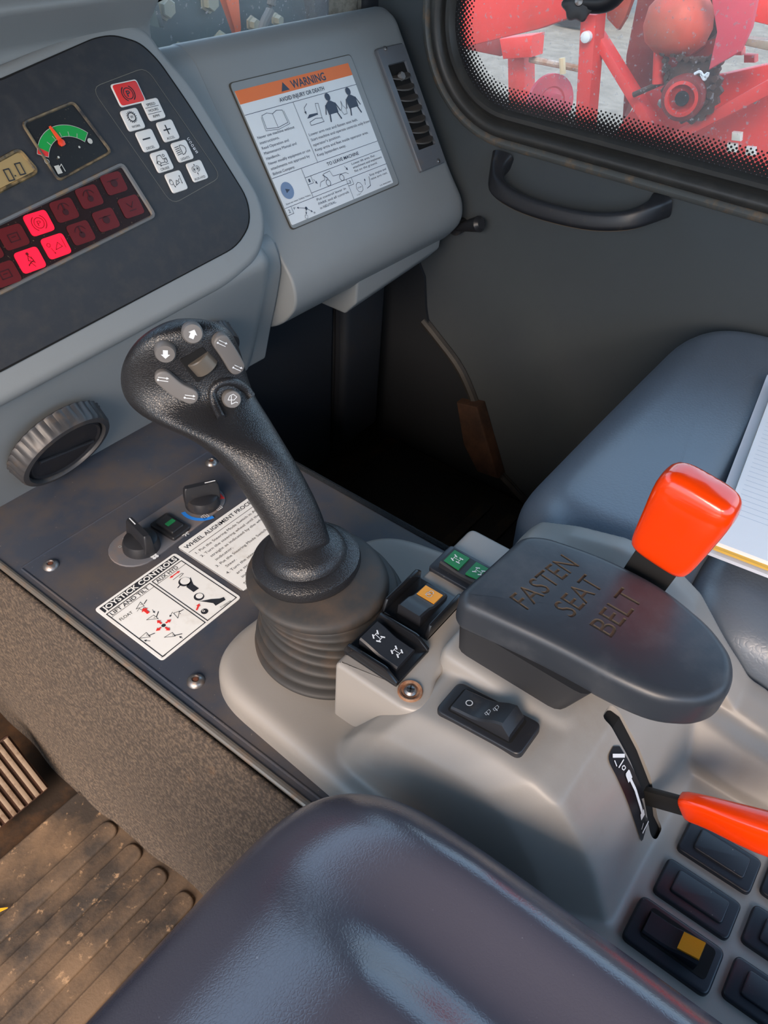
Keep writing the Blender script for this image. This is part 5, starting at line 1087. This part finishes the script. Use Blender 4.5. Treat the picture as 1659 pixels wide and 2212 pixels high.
# grip: stations of left and right photo outline, turned into rings of real thickness about the plane x = JX
st = [((365, 691), (400, 686), 0.5), ((322, 712), (462, 690), 0.60), ((288, 740), (500, 712), 0.62), ((264, 780), (520, 755), 0.62), ((257, 818), (533, 806), 0.62), ((264, 856), (546, 846), 0.62), ((292, 892), (562, 872), 0.66), ((345, 921), (583, 905), 0.74),
      ((414, 948), (606, 944), 0.84), ((468, 988), (628, 980), 0.95), ((508, 1038), (652, 1020), 1.0), ((542, 1090), (676, 1066), 1.0), ((572, 1135), (694, 1104), 1.0), ((594, 1180), (706, 1142), 1.0), ((604, 1204), (715, 1168), 1.0), ((604, 1209), (716, 1173), 1.0), ((611, 1212), (709, 1180), 0.95)]
rings = []
for L_, R__, k in st:
    c = ((L_[0] + R__[0]) / 2, (L_[1] + R__[1]) / 2); C0 = xP(c, JX); d = ray(*c); dist = (C0 - CAM).length
    a = CAM + ray(*L_) * (dist / ray(*L_).dot(d)); b = CAM + ray(*R__) * (dist / ray(*R__).dot(d)); s_ = (b - a) / 2; mid = (a + b) / 2; th = s_.length * k; th = min(th, 0.0275)
    rg = []
    for j in range(36):
        t = 2 * math.pi * j / 36; pw = 0.80
        rg.append(mid + s_ * (abs(math.cos(t)) ** pw * math.copysign(1, math.cos(t))) - d * th * (abs(math.sin(t)) ** pw * math.copysign(1, math.sin(t))) + d * 0.004)
    rings.append(rg)
gr = fin('grip', loft_bm(bmesh.new(), rings), GRIP, joy, angle=80); sb = gr.modifiers.new('s', 'SUBSURF'); sb.levels = 2; sb.render_levels = 2
gm = bpy.data.meshes.new_from_object(gr.evaluated_get(bpy.context.evaluated_depsgraph_get()))
GV = BVHTree.FromPolygons([v.co + joy.location for v in gm.vertices], [tuple(p.vertices) for p in gm.polygons]); bpy.data.meshes.remove(gm)
def ong(q):
    loc, nor, _, _ = GV.ray_cast(CAM, ray(*q)); nor = nor if nor.dot(ray(*q)) < 0 else -nor; return loc, nor
FCN = sum((ong(q)[1] for q in ((400, 790), (360, 760), (450, 790), (400, 730), (440, 830))), V()).normalized()
def face_frame(q):
    p, n = ong(q); n = (n + FCN * 1.2).normalized(); px1 = xP((q[0] + 10, q[1] - 4), JX) - xP(q, JX)
    u = (xP((q[0] + 12, q[1]), JX) - xP(q, JX)); u = (u - n * u.dot(n)).normalized(); return Pl(p, u, n.cross(u))
for q, rot in (((357, 756), math.radians(170)), ((415, 718), math.radians(60))):
    fp_ = face_frame(q); b_ = lathe('round_button', fp_.o, fp_.n, [(0.0080, -0.004), (0.0080, 0.0010), (0.0078, 0.0056), (0.0068, 0.0072), (0, 0.0074)], BTN, joy, 30)
    ik = Ink(fp_.up(0.0074), 0.0003); ik.M = (0, 0, 0.001, (math.radians(-215) if rot > 2 else math.radians(-35)), 1); ik.M = (0, 0, 0.0009, ik.M[3], 1)
    ik.poly([(-2, -4), (2, -4), (2, 0), (-2, 0)]); ik.poly([(-3.8, 0), (3.8, 0), (0, 3.8)]); ik.obj('arrow_symbol', LITE, b_)
fp_ = face_frame((499, 861)); fp_ = Pl(fp_.o + V((0, 0, 0)), fp_.u, fp_.v); b_ = lathe('round_button', fp_.o, fp_.n, [(0.0076, -0.004), (0.0075, 0.0035), (0.0066, 0.0050), (0, 0.0052)], BTN, joy, 30)
ik = Ink(fp_.up(0.0052), 0.0003); ik.M = (0, 0, 0.001, 0.0, 1); ik.line([(-3.5, 1), (-1.2, 3.6), (2, 4), (4, 1), (1, -0.6), (-3.5, 1)], .0005); ik.line([(0, 3), (-2, -3), (2, -2.6), (3, -3.6)], .0006); ik.obj('wiper_symbol', LITE, b_)
# hood arching over the lower button
hq = [(478, 905), (466, 880), (458, 852), (466, 832), (487, 823), (510, 827), (530, 842), (541, 857)]
hp = [ong(q)[0] + ong(q)[1] * 0.0012 for q in hq]; tube_bm(bm := bmesh.new(), smoothpath(hp, 5), [0.001] + [0.0038] * 33 + [0.0010] * 2 if False else 0.0034, 10); fin('button_hood', bm, GRIP, joy, angle=80)
def pillbtn(qs, w, h=0.0062):
    P_ = [ong(q) for q in qs]; path = smoothpath([p for p, n in P_], 5); n = sum((n for p, n in P_), V()).normalized(); n = (n + FCN).normalized()
    L_, R__ = [], []
    for i, p in enumerate(path):
        d = (path[min(i + 1, len(path) - 1)] - path[max(i - 1, 0)]).normalized(); s_ = n.cross(d).normalized(); L_.append(p + s_ * w); R__.append(p - s_ * w)
    d0 = (path[1] - path[0]).normalized(); s0 = n.cross(d0).normalized(); d1 = (path[-1] - path[-2]).normalized(); s1_ = n.cross(d1).normalized()
    cap1 = [path[-1] + s1_ * w * math.cos(a) + d1 * w * math.sin(a) for a in [math.pi * j / 8 for j in range(1, 8)]]; cap0 = [path[0] - s0 * w * math.cos(a) - d0 * w * math.sin(a) for a in [math.pi * j / 8 for j in range(1, 8)]]
    pts = L_ + cap1 + R__[::-1] + cap0
    o = prism('pill_button', pts, n, -0.004, h, BTN, joy, bev=0.0016, seg=3); return o, path, n
for qs, sg in ((((353, 812), (382, 836), (410, 850)), 1), (((474, 735), (492, 762), (507, 788)), -1)):
    o_, path, n = pillbtn(qs, 0.0066)
    bmx = bmesh.new()
    for e_ in (0, -1):
        c = path[e_] + n * 0.0066; d = (path[-1] - path[0]).normalized(); ctrp = Pl(c, d, n.cross(d)); ik = Ink(ctrp, 0.0002); ik.M = (0, 0, 0.001, 0.5, 1)
        ik.line([(-4, 1.2), (1, 1.2)], .0006); ik.arrow((-1, 1.2), (4, 1.2), .0007, .0022, .002); ik.line([(-3, -1.2), (3.4, -1.2)], .0006); ik.disc((-4, -1), .9, 8); ik.obj('rocker_symbol', LITE, o_)
# thumb wheel over a square black plate that paints the shade of its recess
tq = [(388, 776), (437, 748), (471, 790), (426, 826)]
TP = face_frame((430, 787)); tp_ = [TP.p(q) for q in tq]
prism('wheel_dark_plate', rnd(tp_, 0.0015, 2), TP.n, -0.001, 0.0012, VOID, joy)
td = ((tp_[0] + tp_[3]) / 2 - (tp_[1] + tp_[2]) / 2).normalized(); te = TP.n.cross(td).normalized()
ax_ = te; cw = (TP.p((437, 786))) - TP.n * 0.0035
rg = []
for u in (-0.0066, -0.0058, 0.0058, 0.0066):
    r = 0.0105 if abs(u) < 0.006 else 0.0097; rg.append([cw + ax_ * u + td * r * math.cos(a) + TP.n * r * math.sin(a) * 1.0 for a in [2 * math.pi * j / 40 for j in range(40)]])
fin('thumb_wheel', loft_bm(bmesh.new(), rg), mat('wheel_bronze', (112, 104, 94), 0.35, metal=0.3), joy)
# ================================================================ SEATS
def hfield(name, xs, ys, f, m, parent, bottom):
    bm = bmesh.new(); g_ = [[bm.verts.new(f(x, y)) for y in ys] for x in xs]; nx, ny = len(xs), len(ys)
    for i in range(nx - 1):
        for j in range(ny - 1): bm.faces.new((g_[i][j], g_[i + 1][j], g_[i + 1][j + 1], g_[i][j + 1]))
    o = fin(name, bm, m, parent, angle=180); return o
def cushion(name, x0, x1, y0, y1, z0, z1, r, rc, top, m, parent, n=3.2, nu=96, nv=40):
    """cushion solid: rounded-rectangle plan (corner radius rc per corner), rounded upper edge r, top(x,y) relief"""
    plan = rnd([V((x0, y0, 0)), V((x1, y0, 0)), V((x1, y1, 0)), V((x0, y1, 0))], rc, 14); dens = []
    for i, p in enumerate(plan):
        q = plan[(i + 1) % len(plan)]; k = max(1, int((q - p).length / 0.012))
        for j in range(k): dens.append(p.lerp(q, j / k))
    c = V(((x0 + x1) / 2, (y0 + y1) / 2, 0)); N_ = len(dens); nr_ = []
    for i, p in enumerate(dens):
        t = (dens[(i + 1) % N_] - dens[i - 1]).normalized(); nn = V((t.y, -t.x, 0)); nr_.append(nn if nn.dot(p - c) > 0 else -nn)
    rings = []
    rings.append([p - nn * 0.02 + V((0, 0, z0)) for p, nn in zip(dens, nr_)]); rings.append([p - nn * 0.004 + V((0, 0, z0 + 0.012)) for p, nn in zip(dens, nr_)])
    for i in range(nv // 4): a = math.pi / 2 * i / (nv // 4 - 1); rings.append([p - nn * r * (1 - math.cos(a)) + V((0, 0, z1 - r * (1 - math.sin(a)))) for p, nn in zip(dens, nr_)])
    last = rings[-1]
    for i in range(1, 26): t = i / 26; rings.append([p.lerp(V((c.x, c.y, z1)), t) for p in last])
    k0 = len(rings) - 26 - nv // 4
    out = []
    for i, rg in enumerate(rings):
        out.append([V((p.x, p.y, p.z + (top(p.x, p.y) * max(0, min(1, (p.z - z0) / (z1 - z0))) ** 2))) for p in rg])
    return fin(name, loft_bm(bmesh.new(), out), m, parent, angle=180)
g2 = lambda x, s: math.exp(-(x / s) ** 2)
ds = empty('driver_seat', (0.0, -0.05, FZ), 'dark purplish grey vinyl driver seat cushion at the bottom of the photo', 'seat')
def dtop(x, y):
    t = min(1, max(0, (x - 0.118) / 0.045)); t = t * t * (3 - 2 * t); k = min(1, max(0.25, (0.19 - y) / 0.12))
    return (0.018 * (1 - t) + 0.013 * g2(x - 0.214, 0.028)) * k - 0.004 - 0.006 - 0.030 * (max(0, y - 0.03) / 0.15) ** 2
cushion('seat_cushion', -0.34, 0.246, -0.42, 0.194, 0.015, 0.138, 0.050, [0.06, 0.06, 0.095, 0.10], dtop, SEAT, ds)
box('seat_base', (-0.30, -0.40, FZ), (0.215, 0.12, 0.03), DARK, ds, bev=0.01)
ps = empty('passenger_seat', (0.86, 0.0, FZ), 'blue-grey vinyl passenger seat under the paper pad at the right', 'seat')
def ptop(x, y): return -0.018 * (max(0, y - 0.06) / 0.16) ** 2 + 0.006 * g2(x - 0.85, 0.25)
cushion('seat_cushion', 0.562, 1.135, 0.045, 0.246, -0.09, 0.094, 0.055, [0.06, 0.06, 0.20, 0.11], ptop, PSEAT, ps)
cushion('rear_cushion', 0.557, 1.135, -0.45, 0.062, -0.09, 0.086, 0.05, [0.06, 0.06, 0.08, 0.08], lambda x, y: 0.0, PSEAT, ps)
box('seat_base', (0.60, -0.40, FZ), (1.10, 0.14, -0.06), DARK, ps, bev=0.01)
# ================================================================ PAPERS ON THE PASSENGER SEAT
pad = empty('writing_pad', zP((1659, 1050), 0.112), 'white lined writing pad with a yellow card edge on the passenger seat', 'writing pad')
PT = Pl((0.8, 0.06, 0.112), (1, 0, 0), (0, 1, 0))
a = PT.p((1659, 868)); b = PT.p((1545, 1175)); c = PT.p((1659, 1238)); ew = (a - b).normalized(); ns = (c - b); ns = (ns - ew * ns.dot(ew)).normalized()
def padq(o, l, w): return [o, o + ew * l, o + ew * l + ns * w, o + ns * w]
prism('card_back', padq(b - ew * 0.004 + ns * 0.000, 0.33, 0.23), (0, 0, 1), -0.004, -0.0015, YEL, pad)
prism('paper_stack', padq(b, 0.32, 0.22), (0, 0, 1), -0.0014, 0.003, PAPER, pad, smooth=False)
LPp = Pl(b + V((0, 0, 0.003)), ew, V((0, 0, 1)).cross(ew)); sgn = 1 if LPp.v.dot(ns) > 0 else -1
ik = Ink(LPp, 0.0003)
for i in range(26): ik.line([(0.05 + i * 0.0085, 0.006 * sgn), (0.05 + i * 0.0085, 0.21 * sgn)], 0.00045)
ik.line([(0.01, 0.05 * sgn), (0.31, 0.05 * sgn)], 0.0003)
ik.obj('ruled_lines', mat('rule_grey', (170, 186, 204), 0.6), pad)
env = zP((1530, 1190), 0.106); PE = Pl((0.8, 0.06, 0.1045), (1, 0, 0), (0, 1, 0))
e1 = PE.p((1659, 805)); e2 = PE.p((1512, 1188)); e3 = PE.p((1659, 1262))
ee = (e1 - e2).normalized(); bm = bmesh.new(); rgs = []
prism_bm(bm, [e2, e2 + ee * 0.36, e2 + ee * 0.36 + ns * 0.25, e2 + ns * 0.25], (0, 0, 1), -0.002, 0.0015)
tag(fin('paper_folder', bm, mat('folder_white', (214, 220, 232), 0.6), smooth=False), 'plain white paper folder lying under the lined writing pad', 'folder')
# ================================================================ MACHINERY OUTSIDE
def xp(px_, X, name, m, parent, th=0.05, bev=0.004): return prism(name, [xP(q, X) for q in px_], (-1, 0, 0), -th, 0, m, parent, bev=bev, seg=2)
def yp(px_, Y, name, m, parent, th=0.03, bev=0.003): return prism(name, [yP(q, Y) for q in px_], (0, -1, 0), -th, 0, m, parent, bev=bev, seg=2)
X = 2.3
hm = empty('red_farm_machine', (X, 0.6, -1.0), 'worn red farm machine with chain drive outside the door window', 'farm machine')
xp([(1322, 300), (1345, 262), (1398, 195), (1455, 185), (1700, 130), (1720, 400), (1310, 330)], X + 0.10, 'base_panel', MACH, hm)
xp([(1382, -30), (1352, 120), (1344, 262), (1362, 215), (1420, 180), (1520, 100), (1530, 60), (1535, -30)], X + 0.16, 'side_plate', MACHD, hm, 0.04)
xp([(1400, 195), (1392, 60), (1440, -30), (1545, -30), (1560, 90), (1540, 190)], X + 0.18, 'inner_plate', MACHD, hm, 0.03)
xp([(1532, -30), (1640, -30), (1622, 60), (1598, 112), (1530, 152), (1548, 70), (1540, 20)], X - 0.05, 'curved_guard', MACHP, hm, 0.02)
xp([(1270, 78), (1290, 72), (1432, 300), (1420, 312), (1405, 300)], X + 0.02, 'diagonal_brace', MACH, hm, 0.05)
xp([(1424, 302), (1438, 318), (1680, 196), (1680, 160)], X + 0.0, 'diagonal_brace', MACH, hm, 0.05)
xp([(1254, 30), (1288, 32), (1268, 290), (1240, 290)], X - 0.02, 'upright_post', MACH, hm, 0.06)
xp([(960, -60), (1330, -40), (1238, 36), (1160, 64), (1012, 100), (980, 110)], X - 0.08, 'hopper_panel', MACH, hm, 0.05)
xp([(1308, -20), (1372, -20), (1350, 40), (1334, 66), (1310, 40)], X + 0.06, 'folded_guard', mat('machine_brown_red', (170, 72, 56), 0.6, dust=((120, 70, 50), 8, 0.4, 0.7, 0.6)), hm, 0.02)
xp([(1660, 110), (1590, 95), (1594, 80), (1672, 90)], X - 0.02, 'channel_bar', mat('galvanised', (160, 146, 128), 0.5, dust=((120, 90, 70), 20, 0.5, 0.7, 0.6)), hm, 0.04)
xp([(1600, 40), (1680, 60), (1680, 0), (1606, -20)], X + 0.1, 'rear_panel', MACH, hm, 0.04)
for q in ((1590, 112), (1618, 128)): xp([(q[0] - 12, q[1] - 10), (q[0] + 12, q[1] - 8), (q[0] + 12, q[1] + 8), (q[0] - 12, q[1] + 8)], X + 0.03, 'bracket', MACH, hm, 0.03)
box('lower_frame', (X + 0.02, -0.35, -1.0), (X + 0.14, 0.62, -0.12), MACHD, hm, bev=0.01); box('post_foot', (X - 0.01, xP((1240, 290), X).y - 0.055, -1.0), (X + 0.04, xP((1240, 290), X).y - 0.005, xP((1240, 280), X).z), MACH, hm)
gx = xP((1466, 48), X + 0.02); gu = (xP((1480, -30), X) - xP((1462, 60), X)).normalized()
lathe('gear_housing', gx, gu, [(0, -0.075), (0.045, -0.070), (0.075, -0.045), (0.086, -0.01), (0.080, 0.03), (0.060, 0.055), (0.046, 0.07), (0.044, 0.13), (0.055, 0.14), (0.055, 0.20), (0, 0.20)], mat('gearbox_red', (206, 82, 62), 0.5, dust=((140, 80, 60), 10, 0.4, 0.65, 0.6)), hm, 28)
lathe('dark_flange', xP((1522, 40), X + 0.06), (-1, 0.2, 0), [(0.05, -0.03), (0.05, 0.0), (0, 0.002)], RUST, hm, 22)
sc = xP((1494, 196), X - 0.01)
lathe('sprocket', sc, (-1, 0, 0), [(0.075, -0.01), (0.075, 0.008), (0.055, 0.01), (0, 0.010)], RUST, hm, 72, lambda i, j: 1 + 0.06 * math.cos(2 * math.pi * i / 72 * 18))
lathe('hub', xP((1472, 214), X - 0.06), (-1, -0.1, 0), [(0.052, -0.05), (0.055, -0.01), (0.050, 0.0), (0.034, 0.004), (0.030, -0.01), (0.030, -0.010), (0.018, -0.006), (0, -0.006)], MACHD, hm, 30)
lathe('hub_ring', xP((1473, 213), X - 0.062), (-1, -0.1, 0), [(0.040, -0.0), (0.042, 0.008), (0.034, 0.010), (0.032, 0.0)], MACH, hm, 30)
lathe('hub_bore', xP((1473, 213), X - 0.068), (-1, -0.1, 0), [(0.018, -0.0), (0.016, 0.006), (0, 0.004)], VOID, hm, 20)
def chain(qs, name='drive_chain'):
    pts = smoothpath([xP(q, X - 0.02) for q in qs], 8); bm = bmesh.new(); acc = 0; last = pts[0]; k = 0
    for a_, b_ in zip(pts, pts[1:]):
        acc += (b_ - a_).length
        if acc > 0.016:
            d = (b_ - a_).normalized(); k += 1
            lathe_bm(bm, b_ + V((-0.012, 0, 0)), (1, 0, 0), [(0, 0), (0.0085 if k % 2 else 0.0065, 0), (0.0085 if k % 2 else 0.0065, 0.022), (0, 0.022)], 8); acc = 0
    tube_bm(bm, pts, 0.0055, 6); return fin(name, bm, RUST, hm)
chain([(1430, 95), (1438, 130), (1442, 165), (1450, 195), (1462, 215)]); chain([(1430, 95), (1465, 122), (1510, 130), (1560, 118)]); chain([(1560, 118), (1548, 160), (1540, 195), (1520, 225), (1490, 236)])
tube_bm(bm := bmesh.new(), [xP((1428, 100), X), xP((1424, 180), X)], 0.018, 14); fin('hydraulic_cylinder', bm, MACH, hm)
tube_bm(bm := bmesh.new(), [xP((1368, 205), X), xP((1425, 180), X)], 0.007, 8); fin('rod', bm, RUST, hm)
tube_bm(bm := bmesh.new(), smoothpath([xP(q, X - 0.1) for q in ((1500, 160), (1512, 155), (1520, 164), (1530, 158), (1522, 172), (1514, 160))], 4), 0.0035, 6); fin('wire_tie', bm, LITE, hm)
lathe('bolt_head', xP((1266, 80), X - 0.03), (-1, 0, 0), [(0.014, -0.01), (0.014, 0.006), (0.008, 0.01), (0, 0.01)], WHITE2, hm, 12)
lathe('bolt_head', xP((1431, 222), X - 0.03), (-1, 0, 0), [(0.012, -0.01), (0.012, 0.006), (0, 0.01)], STEEL, hm, 6)
for q in ((1590, 296), (1580, 320), (1620, 328)): xp([(q[0] - 10, q[1] - 10), (q[0] + 10, q[1] - 8), (q[0] + 9, q[1] + 10), (q[0] - 11, q[1] + 8)], X + 0.04, 'square_nut', mat('nut_zinc', (206, 206, 196), 0.4), hm, 0.02)
tube_bm(bm := bmesh.new(), [xP((1652, 190), X + 0.02), xP((1628, 222), X + 0.02)], 0.006, 8); fin('rod', bm, mat('rod_grey', (140, 130, 126), 0.5), hm)
# stand leg and wheel hub farther left
X2 = 2.6
sl = empty('support_stand', (X2, 0.9, -1.0), 'red hydraulic support leg with a disc hub seen through the lower left of the window', 'machine part')
xp([(1078, 84), (1150, 76), (1146, 124), (1086, 128)], X2 - 0.05, 'leg_bracket', MACH, sl, 0.08)
xp([(1096, 126), (1132, 124), (1134, 235), (1098, 232)], X2, 'leg_tube', MACH, sl, 0.07); xp([(1134, 80), (1150, 78), (1140, 210), (1130, 215)], X2 + 0.05, 'leg_side', MACHP, sl, 0.03)
xp([(1000, 100), (1080, 80), (1080, 122), (1010, 108)], X2 + 0.02, 'leg_arm', MACHD, sl, 0.04)
tube_bm(bm := bmesh.new(), [xP((1125, 218), X2), xP((1180, 222), X2)], 0.030, 14); fin('axle', bm, MACH, sl)
box('leg_foot', (X2, xP((1115, 230), X2).y - 0.04, -1.0), (X2 + 0.07, xP((1115, 230), X2).y + 0.03, xP((1115, 230), X2).z + 0.01), MACH, sl)
lathe('disc_hub', xP((1189, 222), X2), (-0.5, -0.85, 0.1), [(0.085, -0.01), (0.085, 0.004), (0.05, 0.008), (0.045, 0.004), (0.03, 0.012), (0.03, 0.03), (0, 0.03)], MACHP, sl, 30)
tube_bm(bm := bmesh.new(), [xP((1145, 128), X2), xP((1260, 150), X2)], 0.010, 8); fin('rod', bm, mat('rod_white', (190, 180, 164), 0.6, dust=((150, 100, 60), 14, 0.4, 0.6, 0.9)), sl)
tube_bm(bm := bmesh.new(), [xP((1214, 125), X2 - .02), xP((1216, 160), X2 - .02)], 0.010, 8); fin('clip', bm, mat('clip_cream', (214, 200, 160), 0.6), sl)
# white van far away at the yard edge
vn = empty('parked_van', (9.0, 3.2, -1.0), 'white parked van far off across the gravel yard', 'van')
vx = 9.0; a = xP((1160, 66), vx); b = xP((1252, 50), vx)
ymx, ymn = a.y, b.y - 0.2
prism('van_body', rnd([V((vx, ymn, -0.75)), V((vx, ymx, -0.75)), V((vx, ymx, 0.6)), V((vx, ymn, 0.9))], 0.15, 4), (-1, 0, 0), -1.6, 0, mat('van_white', (214, 216, 216), 0.4), vn, bev=0.08)
for y in (ymn + 0.3, ymx - 0.3): lathe('wheel', V((vx - 0.02, y, -0.78)), (-1, 0, 0), [(0.30, -0.2), (0.30, 0), (0.17, 0.02), (0, 0.02)], BLACK, vn, 24)
# attachment frame ahead of the windscreen
Y = 1.35
fr = empty('lift_frame', (1.3, Y, -0.2), 'dark bolted steel plates of the lift arm ahead of the windscreen', 'machine frame')
yp([(250, -40), (462, -40), (516, 110), (400, 150), (300, 150)], Y, 'bolted_plate', TEAL, fr)
yp([(318, -40), (332, -40), (356, 60), (345, 60)], Y - 0.04, 'plate_rib', TEAL, fr, 0.03)
yp([(510, 20), (514, -40), (650, -40), (664, 40), (630, 80), (524, 110)], Y + 0.03, 'second_plate', TEAL, fr)
yp([(476, -40), (514, -40), (522, 60), (516, 108), (506, 60)], Y + 0.01, 'orange_arm', MORA, fr)
for q, r in (((356, 16), 0.021), ((388, 118), 0.021), ((477, 92), 0.021), ((451, 2), 0.021), ((545, 51), 0.014), ((597, 42), 0.012)):
    p = yP(q, Y - 0.002); lathe('hex_bolt', p, (0, -1, 0), [(r * 1.05, -0.004), (r * 1.05, 0.001), (r * 0.8, 0.002), (r * 0.8, 0.012), (r * 0.7, 0.014), (0, 0.014)], mat('bolt_dirty', (140, 140, 122), 0.55), fr, 6)
tube_bm(bm := bmesh.new(), smoothpath([yP(q, Y - 0.05) for q in ((588, -20), (584, 20), (570, 50), (560, 90), (552, 110))], 4), 0.009, 10); fin('hydraulic_hose', bm, mat('hose_grey', (96, 96, 92), 0.6), fr)
lathe('hose_fitting', yP((574, 76), Y - 0.06), (0.4, -1, 0.2), [(0.010, -0.01), (0.010, 0.012), (0, 0.013)], mat('fitting_blue', (110, 180, 196), 0.4), fr, 6)
Y2 = 1.9
rf = empty('red_machine_nose', (2.0, Y2, -0.3), 'red painted machine part in front of the cab near the pillar', 'machine part')
yp([(640, -40), (700, -40), (690, 50), (664, 70), (650, 30)], Y2, 'red_casting', MACH, rf, 0.08, 0.02)
yp([(712, -40), (760, -40), (760, 60), (706, 60)], Y2 + 0.05, 'red_panel', MACHP, rf, 0.05)
yp([(676, -40), (702, -40), (704, 50), (684, 62)], Y2 - 0.06, 'dark_post', DARK, rf, 0.05); yp([(600, -60), (670, -60), (668, 90), (610, 100)], Y2 + 0.12, 'dark_body', TEAL, rf, 0.05)
